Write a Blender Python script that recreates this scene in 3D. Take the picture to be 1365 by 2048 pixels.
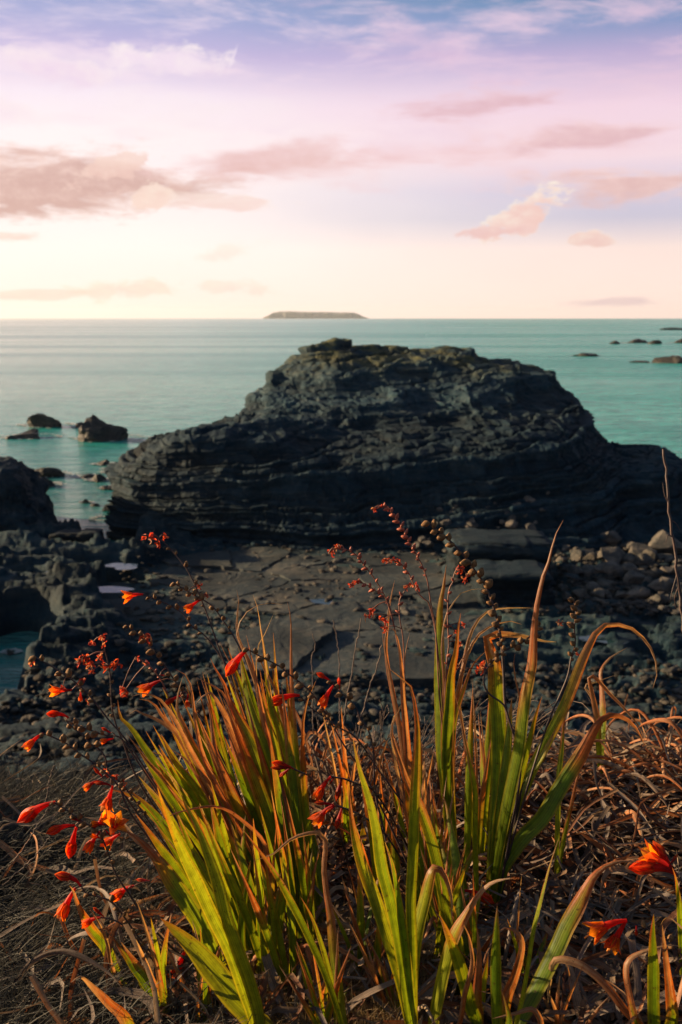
import bpy, bmesh, math, random
import numpy as np
from mathutils import Vector, Matrix, Quaternion

for o in list(bpy.data.objects):
    bpy.data.objects.remove(o)
SC = bpy.context.scene
COL = SC.collection
R = math.radians

# ------------------------------------------------------------------ camera
CAM_Z = 12.0
PITCH = R(11.05)
FPX = 35.0 / 36.0 * 2048.0
cam_data = bpy.data.cameras.new('camera')
cam_data.lens = 35.0
cam_data.sensor_width = 36.0
cam_data.clip_start = 0.05
cam_data.clip_end = 60000.0
cam_data.dof.use_dof = True
cam_data.dof.focus_distance = 1.95
cam_data.dof.aperture_fstop = 7.5
cam = bpy.data.objects.new('camera', cam_data)
COL.objects.link(cam)
cam.location = (0, 0, CAM_Z)
cam.rotation_euler = (R(90) - PITCH, 0, 0)
SC.camera = cam

# ------------------------------------------------------------------ sun, sky, exposure
SUN_AZ = R(-72.0)      # measured from the view direction, negative = left
SUN_EL = R(15.0)
sun_data = bpy.data.lights.new('sun', 'SUN')
sun_data.energy = 5.0
sun_data.angle = R(0.6)
sun_data.color = (1.0, 0.70, 0.40)
sun = bpy.data.objects.new('sun', sun_data)
COL.objects.link(sun)
to_sun = Vector((math.sin(SUN_AZ) * math.cos(SUN_EL), math.cos(SUN_AZ) * math.cos(SUN_EL), math.sin(SUN_EL)))
sun.rotation_euler = to_sun.to_track_quat('Z', 'Y').to_euler()
sun.location = to_sun * 60

SC.view_settings.view_transform = 'Standard'
SC.view_settings.look = 'None'
SC.view_settings.exposure = 1.35
SC.view_settings.gamma = 1.0
SC.view_settings.use_curve_mapping = False
SC.render.engine = 'CYCLES'
SC.cycles.use_denoising = True
SC.cycles.max_bounces = 6
SC.cycles.diffuse_bounces = 3
SC.cycles.glossy_bounces = 3
SC.cycles.transmission_bounces = 4
SC.cycles.transparent_max_bounces = 6
SC.cycles.volume_bounces = 1
SC.cycles.caustics_reflective = False
SC.cycles.caustics_refractive = False


def lin(r, g, b):
    def f(c):
        c /= 255.0
        return c / 12.92 if c <= 0.04045 else ((c + 0.055) / 1.055) ** 2.4
    return (f(r), f(g), f(b))


def sky_dir(px, py):
    """azimuth and elevation (radians) of a direction in the photograph"""
    xc, yc = (px - 682.5) / FPX, (1024 - py) / FPX
    c, s = math.cos(PITCH), math.sin(PITCH)
    d = Vector((xc, c + yc * s, -s + yc * c)).normalized()
    return math.atan2(d.x, d.y), math.asin(d.z)


class NT:
    """small helper to build node trees"""
    def __init__(self, tree):
        self.t = tree
        self.n = tree.nodes
        self.l = tree.links
        self.n.clear()

    def node(self, kind, ins=None, **props):
        nd = self.n.new(kind)
        for k, v in props.items():
            setattr(nd, k, v)
        for k, v in (ins or {}).items():
            self.put(nd.inputs[k], v)
        return nd

    def put(self, sock, v):
        if isinstance(v, bpy.types.NodeSocket):
            self.l.new(v, sock)
        else:
            if sock.type == 'RGBA' and len(v) == 3:
                v = (*v, 1.0)
            sock.default_value = v

    def math(self, op, a, b=None, c=None, clamp=False):
        nd = self.n.new('ShaderNodeMath')
        nd.operation = op
        nd.use_clamp = clamp
        self.put(nd.inputs[0], a)
        if b is not None:
            self.put(nd.inputs[1], b)
        if c is not None:
            self.put(nd.inputs[2], c)
        return nd.outputs[0]

    def mix(self, f, a, b, mode='MIX'):
        nd = self.n.new('ShaderNodeMix')
        nd.data_type = 'RGBA'
        nd.blend_type = mode
        self.put(nd.inputs[0], f)
        self.put(nd.inputs[6], a)
        self.put(nd.inputs[7], b)
        return nd.outputs[2]

    def ramp(self, f, stops, interp='LINEAR'):
        nd = self.n.new('ShaderNodeValToRGB')
        cr = nd.color_ramp
        cr.interpolation = interp
        while len(cr.elements) < len(stops):
            cr.elements.new(0.5)
        for e, (p, c) in zip(cr.elements, stops):
            e.position = p
            e.color = (*c, 1.0) if len(c) == 3 else c
        self.put(nd.inputs[0], f)
        return nd.outputs[0]

    def smooth(self, v, lo, hi, a=0.0, b=1.0):
        nd = self.n.new('ShaderNodeMapRange')
        nd.interpolation_type = 'SMOOTHSTEP'
        for i, x in enumerate((v, lo, hi, a, b)):
            self.put(nd.inputs[i], x)
        return nd.outputs[0]

    def mapping(self, v, loc=(0, 0, 0), rot=(0, 0, 0), scale=(1, 1, 1), kind='POINT'):
        nd = self.n.new('ShaderNodeMapping')
        nd.vector_type = kind
        self.put(nd.inputs[0], v)
        nd.inputs[1].default_value = loc
        nd.inputs[2].default_value = rot
        nd.inputs[3].default_value = scale
        return nd.outputs[0]

    def noise(self, v, scale, detail=4.0, rough=0.55, dist=0.0):
        nd = self.n.new('ShaderNodeTexNoise')
        nd.noise_dimensions = '3D'
        self.put(nd.inputs['Vector'], v)
        nd.inputs['Scale'].default_value = scale
        nd.inputs['Detail'].default_value = detail
        nd.inputs['Roughness'].default_value = rough
        nd.inputs['Distortion'].default_value = dist
        return nd.outputs[0]


def build_world():
    w = bpy.data.worlds.new('World')
    SC.world = w
    w.use_nodes = True
    T = NT(w.node_tree)
    S = 0.1
    tc = T.node('ShaderNodeTexCoord').outputs['Generated']
    sep = T.node('ShaderNodeSeparateXYZ', {0: tc}).outputs
    az = T.math('ARCTAN2', sep[0], sep[1])
    el = T.math('ARCSINE', sep[2])
    ae = T.node('ShaderNodeCombineXYZ', {0: az, 1: el, 2: 0.0}).outputs[0]
    EL = lambda y: sky_dir(682, y)[1]
    top = 1.5708

    def p(y):
        return max(0.0, min(1.0, math.sqrt(max(EL(y), 0) / top)))
    h = T.math('SQRT', T.math('DIVIDE', T.math('MAXIMUM', el, 0.0), top))
    up1, up2, up3 = (0.020, 0.14, 0.23), (0.005, 0.08, 0.15), (0.003, 0.06, 0.12)
    left = T.ramp(h, [(0.0, (1.22, 0.95, 0.83)), (p(590), (1.2, 0.965, 0.87)), (p(500), (1.17, 1.00, 0.94)),
                      (p(380), (1.08, 0.93, 0.91)), (p(270), (1.06, 0.92, 0.92)), (p(195), (0.98, 0.83, 0.92)),
                      (p(115), lin(202, 186, 224)), (p(40), lin(166, 170, 214)), (0.50, lin(120, 150, 185)), (0.62, up1), (0.8, up2), (1.0, up3)])
    right = T.ramp(h, [(0.0, (1.18, 0.84, 0.74)), (p(585), (1.10, 0.84, 0.75)), (p(500), (1.02, 0.80, 0.74)),
                       (p(440), lin(208, 200, 218)), (p(385), lin(212, 202, 224)), (p(320), lin(250, 220, 228)), (p(220), lin(246, 212, 228)),
                       (p(120), lin(190, 172, 210)), (p(50), lin(116, 146, 192)), (p(0), lin(84, 132, 172)), (0.62, up1), (1.0, up3)])
    fa = T.smooth(az, R(-16), R(19))
    warp = T.noise(T.mapping(ae, scale=(3, 9, 1)), 1.0, 3.0)
    fa = T.math('ADD', fa, T.math('MULTIPLY', T.math('SUBTRACT', warp, 0.5), 0.7), clamp=True)
    base = T.mix(fa, left, right)
    # high streaks of cirrus
    st = T.noise(T.mapping(ae, rot=(0, 0, R(34)), scale=(3.6, 13, 1)), 1.8, 6.0, 0.6, 0.25)
    st2 = T.noise(T.mapping(ae, rot=(0, 0, R(-16)), scale=(3.0, 15, 1)), 1.7, 6.0, 0.6, 0.3)
    s1 = T.smooth(st, 0.47, 0.66)
    s2 = T.smooth(st2, 0.48, 0.68)
    hi = T.smooth(el, R(6.5), R(13.0))
    hi = T.math('MULTIPLY', hi, T.smooth(el, R(75), R(30)))
    stm = T.math('MULTIPLY', T.math('MAXIMUM', s1, s2), T.math('MULTIPLY', hi, 0.8))
    c = T.mix(stm, base, T.mix(fa, lin(250, 228, 240), lin(234, 200, 220)))
    # blue gap on the lower right
    # puffs and banks
    nP = T.noise(T.mapping(ae, scale=(1.0, 1.7, 1)), 26.0, 6.0, 0.6, 0.25)
    nS = T.noise(T.mapping(ae, rot=(0, 0, R(-5)), scale=(1.0, 4.0, 1)), 12.0, 5.0, 0.56, 0.35)
    nF = T.noise(T.mapping(ae, loc=(3, 1, 0), scale=(1.0, 1.6, 1)), 60.0, 5.0, 0.6, 0.2)
    cl = [
        (1060, 285, 460, 120, 4, 'S', 1.6, 1.2, (250, 216, 222), (244, 206, 214), 0.6),
        (640, 335, 520, 60, 3, 'S', 1.7, 1.1, (252, 222, 222), (246, 208, 210), 0.55),
        (330, 240, 420, 70, 2, 'S', 1.6, 1.2, (255, 240, 240), (252, 230, 236), 0.6),
        (900, 110, 420, 60, -18, 'S', 1.9, 1.1, (240, 206, 226), (226, 192, 218), 0.6),
        # px, py, half width, half height, tilt deg, noise, noise amount, softness, lit, shade, strength
        (330, 120, 160, 38, 2, 'P', 1.5, 0.55, (255, 240, 240), (246, 224, 240), 0.95),
        (100, 140, 130, 40, -4, 'P', 1.6, 0.60, (253, 234, 238), (242, 216, 236), 0.9),
        (0, 215, 120, 40, -8, 'P', 1.3, 0.8, (255, 238, 238), (250, 226, 236), 0.8),
        (20, 368, 560, 88, 1, 'S', 1.0, 0.5, (246, 208, 196), (212, 166, 156), 0.95),
        (540, 322, 330, 44, 4, 'S', 0.95, 0.7, (246, 208, 208), (234, 188, 184), 0.85),
        (850, 305, 280, 40, 0, 'S', 1.05, 0.9, (246, 206, 210), (238, 194, 196), 0.75),
        (960, 205, 230, 36, 4, 'S', 1.3, 0.8, (240, 200, 208), (228, 182, 190), 0.85),
        (1170, 274, 230, 34, 4, 'S', 1.4, 0.8, (246, 206, 206), (228, 182, 186), 0.85),
        (1240, 372, 270, 44, -2, 'S', 1.1, 0.7, (250, 212, 206), (230, 186, 182), 0.95),
        (1045, 432, 88, 40, 30, 'P', 1.5, 0.26, (255, 240, 226), (246, 204, 196), 1.0),
        (980, 463, 110, 15, 3, 'P', 1.3, 0.4, (250, 216, 208), (240, 194, 190), 0.9),
        (1183, 475, 66, 22, 4, 'P', 1.6, 0.35, (255, 232, 218), (244, 204, 196), 0.95),
        (300, 393, 60, 32, 10, 'P', 1.5, 0.3, (255, 232, 216), (250, 214, 200), 0.9),
        (470, 405, 210, 20, 0, 'S', 1.7, 0.5, (255, 234, 224), (250, 216, 208), 0.8),
        (215, 340, 100, 26, 14, 'P', 1.8, 0.35, (250, 216, 202), (240, 196, 184), 0.8),
        (255, 578, 150, 22, 4, 'P', 1.7, 0.5, (255, 234, 212), (246, 212, 200), 0.7),
        (470, 578, 100, 18, -4, 'P', 1.8, 0.5, (255, 232, 216), (248, 216, 206), 0.6),
        (1220, 605, 130, 12, 2, 'S', 1.6, 0.6, (238, 206, 206), (226, 194, 200), 0.7),
        (0, 470, 110, 16, -2, 'S', 1.6, 0.5, (250, 222, 206), (240, 204, 190), 0.7),
        (60, 590, 200, 14, 0, 'S', 1.6, 0.5, (252, 222, 204), (240, 204, 190), 0.6),
        (450, 505, 90, 24, 12, 'P', 1.6, 0.6, (255, 240, 226), (252, 226, 214), 0.6),
        (466, 118, 40, 5, 68, 'P', 1.0, 0.8, (248, 232, 242), (240, 220, 238), 0.7),
    ]
    for (px, py, rx, ry, tilt, nk, na, soft, lit, shade, strg) in cl:
        a0, e0 = sky_dir(px, py)
        loc = T.mapping(ae, loc=(a0, e0, 0), rot=(0, 0, R(tilt)), scale=(rx / FPX, ry / FPX, 1), kind='TEXTURE')
        d = T.node('ShaderNodeVectorMath', {0: loc}, operation='LENGTH').outputs['Value']
        nz = {'P': nP, 'S': nS}[nk]
        v = T.math('ADD', T.math('SUBTRACT', 1.0, d), T.math('MULTIPLY', T.math('SUBTRACT', nz, 0.5), na * 1.6))
        v = T.math('ADD', v, T.math('MULTIPLY', T.math('SUBTRACT', nF, 0.5), 0.5))
        m = T.smooth(v, 0.12, 0.12 + soft)
        m = T.math('MULTIPLY', m, strg)
        ly = T.node('ShaderNodeSeparateXYZ', {0: loc}).outputs[1]
        sh = T.math('ADD', T.math('MULTIPLY', ly, 0.35), T.math('MULTIPLY', T.math('SUBTRACT', nF, 0.5), 1.6))
        sh = T.math('ADD', sh, T.math('MULTIPLY', T.math('SUBTRACT', nz, 0.5), -1.3 if nk == 'S' else 1.5))
        sh = T.math('ADD', sh, T.math('MULTIPLY', T.math('SUBTRACT', 0.75, m), 0.7))
        sh = T.smooth(sh, -0.5, 0.65)
        c = T.mix(m, c, T.mix(sh, lin(*shade), lin(*lit)))
    # brighter towards the sun, dimmer behind the viewer
    aw = T.math('ABSOLUTE', T.math('SUBTRACT', az, SUN_AZ))
    aw = T.math('MINIMUM', aw, T.math('SUBTRACT', 6.2832, aw))
    dim = T.smooth(aw, R(92), R(170), 1.0, 0.16)
    glow = T.smooth(aw, R(50), R(0), 1.0, 1.35)
    c = T.mix(1.0, c, T.node('ShaderNodeCombineXYZ', {0: dim, 1: T.math('POWER', dim, 0.72), 2: T.math('POWER', dim, 0.5)}).outputs[0], 'MULTIPLY')
    c = T.mix(1.0, c, T.node('ShaderNodeCombineXYZ', {0: glow, 1: glow, 2: glow}).outputs[0], 'MULTIPLY')
    c = T.mix(1.0, c, (0.392 / S, 0.392 / S, 0.392 / S), 'MULTIPLY')      # the picture is exposed 1.35 stops up
    sky = T.node('ShaderNodeTexSky')
    sky.sky_type = 'NISHITA'
    sky.sun_disc = False
    sky.sun_elevation = SUN_EL
    sky.sun_rotation = SUN_AZ
    sky.altitude = 12
    sky.dust_density = 2.0
    c = T.mix(0.06, c, sky.outputs[0])
    bg = T.node('ShaderNodeBackground', {0: c, 1: S})
    out = T.node('ShaderNodeOutputWorld')
    T.l.new(bg.outputs[0], out.inputs[0])
    w.cycles.sampling_method = 'MANUAL'
    w.cycles.sample_map_resolution = 1024


build_world()

# ------------------------------------------------------------------ helpers
CF = Vector((0, math.cos(PITCH), -math.sin(PITCH)))
CU = Vector((0, math.sin(PITCH), math.cos(PITCH)))
CX = Vector((1, 0, 0))
CAM = Vector((0, 0, CAM_Z))


def ray(px, py):
    return CF + CX * ((px - 682.5) / FPX) + CU * ((1024 - py) / FPX)


def at(px, py, d):
    """the point at depth d on the line of sight through a spot of the photograph"""
    return CAM + ray(px, py) * d


def at_y(px, py, y):
    r = ray(px, py)
    return CAM + r * (y / r.y)


def at_z(px, py, z):
    r = ray(px, py)
    return CAM + r * ((z - CAM_Z) / r.z)


def tag(o, label=None, cat=None, group=None, kind=None):
    if label:
        o['label'] = label
    if cat:
        o['category'] = cat
    if group:
        o['group'] = group
    if kind:
        o['kind'] = kind
    return o


def link(name, me, mat=None, parent=None):
    o = bpy.data.objects.new(name, me)
    COL.objects.link(o)
    if mat is not None and me is not None and not me.materials:
        me.materials.append(mat)
    if parent is not None:
        o.parent = parent
    return o


def mesh_np(name, verts, faces, smooth=True, col=None, uv=None):
    me = bpy.data.meshes.new(name)
    verts = np.asarray(verts, dtype=np.float32).reshape(-1, 3)
    faces = np.asarray(faces, dtype=np.int32)
    k = faces.shape[1]
    me.vertices.add(len(verts))
    me.vertices.foreach_set('co', verts.ravel())
    me.loops.add(faces.size)
    me.loops.foreach_set('vertex_index', faces.ravel())
    me.polygons.add(len(faces))
    me.polygons.foreach_set('loop_start', np.arange(0, faces.size, k, dtype=np.int32))
    me.polygons.foreach_set('loop_total', np.full(len(faces), k, dtype=np.int32))
    me.update(calc_edges=True)
    if smooth:
        me.polygons.foreach_set('use_smooth', np.ones(len(faces), dtype=bool))
    if col is not None:
        ca = me.color_attributes.new('tint', 'FLOAT_COLOR', 'POINT')
        c4 = np.ones((len(verts), 4), dtype=np.float32)
        c4[:, :3] = np.asarray(col, dtype=np.float32).reshape(-1, 3)
        ca.data.foreach_set('color', c4.ravel())
    if uv is not None:
        ul = me.uv_layers.new(name='uv')
        ul.data.foreach_set('uv', np.asarray(uv, dtype=np.float32)[faces.ravel()].ravel())
    return me


def grid_faces(nu, nv):
    i = np.arange(nu - 1)[:, None] * nv + np.arange(nv - 1)[None, :]
    i = i.ravel()
    return np.stack([i, i + nv, i + nv + 1, i + 1], axis=1)


_perm = np.random.RandomState(7).permutation(4096).astype(np.int64)


def _h(ix, iy, iz):
    return _perm[(_perm[(_perm[ix & 4095] + iy) & 4095] + iz) & 4095] / 4095.0


def vnoise(p):
    p = np.asarray(p, dtype=np.float64)
    i = np.floor(p).astype(np.int64)
    f = p - i
    f = f * f * f * (f * (f * 6 - 15) + 10)
    r = 0
    for dx in (0, 1):
        wx = f[..., 0] if dx else 1 - f[..., 0]
        for dy in (0, 1):
            wy = f[..., 1] if dy else 1 - f[..., 1]
            for dz in (0, 1):
                wz = f[..., 2] if dz else 1 - f[..., 2]
                r = r + wx * wy * wz * _h(i[..., 0] + dx, i[..., 1] + dy, i[..., 2] + dz)
    return r * 2 - 1


def fbm(p, octaves=5, gain=0.5, ridged=False):
    p = np.asarray(p, dtype=np.float64)
    a, s, r, n = 1.0, 1.0, 0.0, 0.0
    for k in range(octaves):
        v = vnoise(p * s + 17.3 * k)
        if ridged:
            v = 1 - 2 * np.abs(v)
        r = r + a * v
        n += a
        a *= gain
        s *= 2.03
    return r / n


def cell(p):
    i = np.floor(np.asarray(p)).astype(np.int64)
    return _h(i[..., 0], i[..., 1], i[..., 2])


def worley(x, y, seed=0):
    """F1, F2 and the id of the nearest cell, in the plane"""
    ix, iy = np.floor(x).astype(np.int64), np.floor(y).astype(np.int64)
    f1 = np.full(x.shape, 9.0)
    f2 = np.full(x.shape, 9.0)
    idn = np.zeros(x.shape)
    for dx in (-1, 0, 1):
        for dy in (-1, 0, 1):
            cx, cy = ix + dx, iy + dy
            px_ = cx + 0.1 + 0.8 * _h(cx, cy, np.full_like(cx, 11 + seed))
            py_ = cy + 0.1 + 0.8 * _h(cx, cy, np.full_like(cx, 37 + seed))
            d = np.hypot(px_ - x, py_ - y)
            k = _h(cx, cy, np.full_like(cx, 71 + seed))
            closer = d < f1
            f2 = np.where(closer, f1, np.minimum(f2, d))
            idn = np.where(closer, k, idn)
            f1 = np.where(closer, d, f1)
    return f1, f2, idn


def new_mat(name):
    m = bpy.data.materials.new(name)
    m.use_nodes = True
    return m, NT(m.node_tree)


def finish(T, shader):
    out = T.node('ShaderNodeOutputMaterial')
    T.l.new(shader, out.inputs[0])
# ------------------------------------------------------------------ materials of the shore
def rock_material(name, dark, mid, pale, rough=0.75, pale_amt=0.5, bump=0.5, scale=1.0, lichen=None):
    m, T = new_mat(name)
    pos = T.node('ShaderNodeNewGeometry').outputs['Position']
    tint = T.node('ShaderNodeAttribute', attribute_name='tint').outputs
    strat = T.noise(T.mapping(pos, rot=(R(6), R(-4), 0), scale=(0.25 * scale, 0.25 * scale, 3.2 * scale)), 1.0, 7.0, 0.65, 0.6)
    n2 = T.noise(pos, 0.9 * scale, 8.0, 0.65)
    n3 = T.noise(pos, 5.0 * scale, 8.0, 0.7)
    f = T.math('ADD', T.math('MULTIPLY', strat, 0.5), T.math('MULTIPLY', n2, 0.5))
    c = T.ramp(f, [(0.32, dark), (0.5, mid), (0.66, pale)])
    c = T.mix(T.smooth(n3, 0.45, 0.75, 0.0, 0.55), c, pale)
    c = T.mix(T.smooth(n3, 0.5, 0.25, 0.0, 0.6), c, dark)
    if lichen:
        n4 = T.noise(pos, 0.5, 6.0, 0.7)
        up = T.node('ShaderNodeSeparateXYZ', {0: T.node('ShaderNodeNewGeometry').outputs['Normal']}).outputs[2]
        zz = T.node('ShaderNodeSeparateXYZ', {0: pos}).outputs[2]
        k = T.math('MULTIPLY', T.smooth(n4, 0.42, 0.62), T.smooth(zz, 7.4, 9.6))
        k = T.math('MULTIPLY', k, T.smooth(up, 0.1, 0.7))
        c = T.mix(T.math('MULTIPLY', k, 0.8), c, lichen)
    c = T.mix(1.0, c, tint[0], 'MULTIPLY')
    bsdf = T.node('ShaderNodeBsdfPrincipled', {'Base Color': c, 'Roughness': rough, 'Specular IOR Level': 0.16})
    b1 = T.node('ShaderNodeBump', {'Strength': bump, 'Distance': 0.25, 'Height': T.math('ADD', T.math('MULTIPLY', n3, 0.5), strat)})
    T.l.new(b1.outputs[0], bsdf.inputs['Normal'])
    finish(T, bsdf.outputs[0])
    return m


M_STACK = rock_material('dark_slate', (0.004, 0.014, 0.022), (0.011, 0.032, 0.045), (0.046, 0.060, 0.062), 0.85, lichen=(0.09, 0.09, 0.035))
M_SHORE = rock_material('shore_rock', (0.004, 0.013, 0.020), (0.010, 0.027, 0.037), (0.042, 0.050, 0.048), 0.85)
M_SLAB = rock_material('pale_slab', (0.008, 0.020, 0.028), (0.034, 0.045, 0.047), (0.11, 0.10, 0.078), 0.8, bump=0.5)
M_BOULDER = rock_material('boulder_rock', (0.018, 0.026, 0.030), (0.070, 0.068, 0.060), (0.18, 0.152, 0.118), 0.8, scale=1.5)
M_REEF = rock_material('wet_reef_rock', (0.010, 0.014, 0.016), (0.03, 0.032, 0.031), (0.09, 0.075, 0.06), 0.55)


def sea_material():
    m, T = new_mat('sea_water')
    pos = T.node('ShaderNodeNewGeometry').outputs['Position']
    big = T.noise(T.mapping(pos, rot=(0, 0, R(8)), scale=(0.0016, 0.011, 1)), 1.0, 5.0, 0.6, 0.5)
    mid = T.noise(T.mapping(pos, rot=(0, 0, R(-6)), scale=(0.012, 0.05, 1)), 1.0, 5.0, 0.6)
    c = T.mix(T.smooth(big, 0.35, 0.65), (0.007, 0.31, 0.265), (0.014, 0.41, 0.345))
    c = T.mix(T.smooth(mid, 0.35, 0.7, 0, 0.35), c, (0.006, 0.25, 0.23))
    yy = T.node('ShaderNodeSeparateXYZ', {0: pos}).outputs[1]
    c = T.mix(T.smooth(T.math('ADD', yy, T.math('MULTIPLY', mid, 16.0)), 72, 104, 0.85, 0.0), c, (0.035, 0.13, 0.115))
    w1 = T.noise(T.mapping(pos, rot=(0, 0, R(-10)), scale=(0.22, 0.75, 1)), 1.0, 5.0, 0.6, 0.4)
    w2 = T.noise(T.mapping(pos, rot=(0, 0, R(14)), scale=(1.1, 2.9, 1)), 1.0, 4.0, 0.6, 0.3)
    w3 = T.noise(T.mapping(pos, rot=(0, 0, R(4)), scale=(0.03, 0.11, 1)), 1.0, 4.0, 0.6, 0.3)
    hh = T.math('ADD', T.math('ADD', T.math('MULTIPLY', w1, 0.9), T.math('MULTIPLY', w2, 0.22)), T.math('MULTIPLY', w3, 1.3))
    rough = T.smooth(big, 0.4, 0.62, 0.30, 0.2)
    xx = T.node('ShaderNodeSeparateXYZ', {0: pos}).outputs[0]
    side = T.math('ADD', T.math('DIVIDE', T.math('ADD', xx, 3.0), T.math('ADD', T.math('MULTIPLY', yy, 0.22), 22.0)), T.math('MULTIPLY', T.math('SUBTRACT', big, 0.5), 1.4))
    calm_sheen = T.smooth(side, -1.5, 0.9, 1.0, 0.0)          # smoother water to the left, added to bring out the pink sheen
    wave = T.smooth(T.math('ADD', T.math('MULTIPLY', w1, 0.5), T.math('MULTIPLY', w2, 0.5)), 0.43, 0.58, 1.6, 0.35)
    rough = T.math('SUBTRACT', rough, T.math('MULTIPLY', calm_sheen, 0.13))
    spec = T.math('MULTIPLY', wave, T.math('ADD', 0.14, T.math('MULTIPLY', calm_sheen, 0.5)))
    c = T.mix(T.math('MULTIPLY', calm_sheen, 0.35), c, (0.11, 0.20, 0.165))  # warmer base colour on the left paints in part of the sheen
    c = T.mix(T.smooth(T.math('ADD', T.math('MULTIPLY', w1, 0.6), T.math('MULTIPLY', w2, 0.4)), 0.44, 0.56, 0.0, 0.8), c, (0.003, 0.16, 0.15))  # ripple shading painted in: wave faces darkened in the base colour
    bump = T.node('ShaderNodeBump', {'Strength': 1.0, 'Distance': T.math('SUBTRACT', 0.8, T.math('MULTIPLY', calm_sheen, 0.42)), 'Height': hh})
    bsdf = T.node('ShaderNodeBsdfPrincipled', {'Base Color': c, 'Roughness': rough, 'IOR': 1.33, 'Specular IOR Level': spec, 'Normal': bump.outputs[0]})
    finish(T, bsdf.outputs[0])
    return m


M_SEA = sea_material()


def pool_material():
    m, T = new_mat('pool_water')
    pos = T.node('ShaderNodeNewGeometry').outputs['Position']
    n = T.noise(pos, 2.5, 3.0)
    bump = T.node('ShaderNodeBump', {'Strength': 0.25, 'Distance': 0.03, 'Height': n})
    bsdf = T.node('ShaderNodeBsdfPrincipled', {'Base Color': (0.012, 0.035, 0.038), 'Roughness': 0.12, 'IOR': 1.33, 'Normal': bump.outputs[0]})
    finish(T, bsdf.outputs[0])
    return m


M_POOL = pool_material()

# ------------------------------------------------------------------ sea, far island
def build_sea():
    ys = [-600.0, 0, 20, 40, 60, 80, 120, 200, 400, 800, 1600, 3200, 6400, 10000, 13500]
    xs = [-9000, -4000, -1500, -500, -150, -60, -20, 0, 20, 60, 150, 500, 1500, 4000, 9000]
    v = [(x, y, 0.0) for x in xs for y in ys]
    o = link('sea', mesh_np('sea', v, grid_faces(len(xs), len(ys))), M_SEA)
    tag(o, 'teal green sea with pink light on its ripples', 'sea', kind='structure')


build_sea()


def build_island():
    prof = [(528, 635), (536, 631), (545, 625), (560, 622.5), (578, 622), (600, 623), (625, 623.5), (650, 623.5), (680, 624.5), (700, 624.3),
            (712, 626), (722, 630), (730, 634), (737, 636)]
    Y = 12000.0
    px = np.array([p[0] for p in prof], float)
    nu, nv = 120, 26
    us = np.linspace(px[0], px[-1], nu)
    py = np.interp(us, px, [p[1] for p in prof])
    V = np.zeros((nu, nv, 3))
    for i, (u, yv) in enumerate(zip(us, py)):
        top = at_y(u, yv, Y + 150)
        hz = max(top.z, 1.0)
        x = top.x
        for j in range(nv):
            t = j / (nv - 1)
            if t < 0.45:
                yy, z = Y - 60 * (1 - t / .45), -3 + (hz * 0.82 + 3) * (t / 0.45)
            elif t < 0.75:
                yy, z = Y + 250 * (t - .45) / .3, hz * (0.82 + 0.18 * (t - 0.45) / 0.3)
            else:
                yy, z = Y + 250 + 300 * (t - .75) / .25, hz - (hz + 3) * (t - .75) / .25
            V[i, j] = (x, yy, z)
    n = fbm(V * np.array([0.02, 0.01, 0.03]), 5)
    V[..., 1] += 45 * n
    V[..., 2] += 3 * n * np.clip(V[..., 2] / 40, 0, 1)
    m, T = new_mat('island_heath')
    pos = T.node('ShaderNodeNewGeometry').outputs['Position']
    nz = T.noise(T.mapping(pos, scale=(0.012, 0.004, 0.03)), 1.0, 6.0, 0.6)
    c = T.ramp(nz, [(0.35, (0.09, 0.11, 0.12)), (0.55, (0.16, 0.15, 0.15)), (0.7, (0.3, 0.21, 0.16))])
    b = T.node('ShaderNodeBsdfPrincipled', {'Base Color': c, 'Roughness': 0.9})
    finish(T, b.outputs[0])
    o = link('island', mesh_np('island', V.reshape(-1, 3), grid_faces(nu, nv)), m)
    tag(o, 'long low flat topped island on the horizon', 'island', kind='structure')


build_island()

# ------------------------------------------------------------------ beds of rock
_rs = np.random.RandomState(3)
_bt = np.cumsum(_rs.choice([0.14, 0.2, 0.28, 0.4, 0.62], 400, p=[.25, .25, .2, .2, .1]))
_bh = _rs.uniform(-1, 1, 401)


def strata(h):
    """outward offset (-1..1) of the bed at stratigraphic height h, and the bed number"""
    h = h + 20.0
    k = np.searchsorted(_bt, h)
    k = np.clip(k, 1, 398)
    lo = _bt[k - 1]
    th = _bt[k] - lo
    t = (h - lo) / th
    a, b = _bh[k], _bh[k + 1]
    s = np.clip((t - 0.72) / 0.28, 0, 1)
    s = s * s * (3 - 2 * s)
    notch = np.exp(-((t - 0.0) / 0.1) ** 2) + np.exp(-((t - 1.0) / 0.1) ** 2)
    return a + (b - a) * s - 0.55 * notch, k


def catmull(P, n):
    """resample rows of control points (K,...) to n rows"""
    K = len(P)
    t = np.linspace(0, K - 1, n)
    i = np.clip(np.floor(t).astype(int), 0, K - 2)
    f = (t - i).reshape(-1, *([1] * (P.ndim - 1)))
    p0, p1, p2, p3 = P[np.maximum(i - 1, 0)], P[i], P[i + 1], P[np.minimum(i + 2, K - 1)]
    return 0.5 * (2 * p1 + (p2 - p0) * f + (2 * p0 - 5 * p1 + 4 * p2 - p3) * f ** 2 + (3 * p1 - p0 - 3 * p2 + p3) * f ** 3)


def grid_normals(V):
    du = np.gradient(V, axis=0)
    dv = np.gradient(V, axis=1)
    n = np.cross(du, dv)
    n /= np.linalg.norm(n, axis=2, keepdims=True) + 1e-9
    return n


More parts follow.
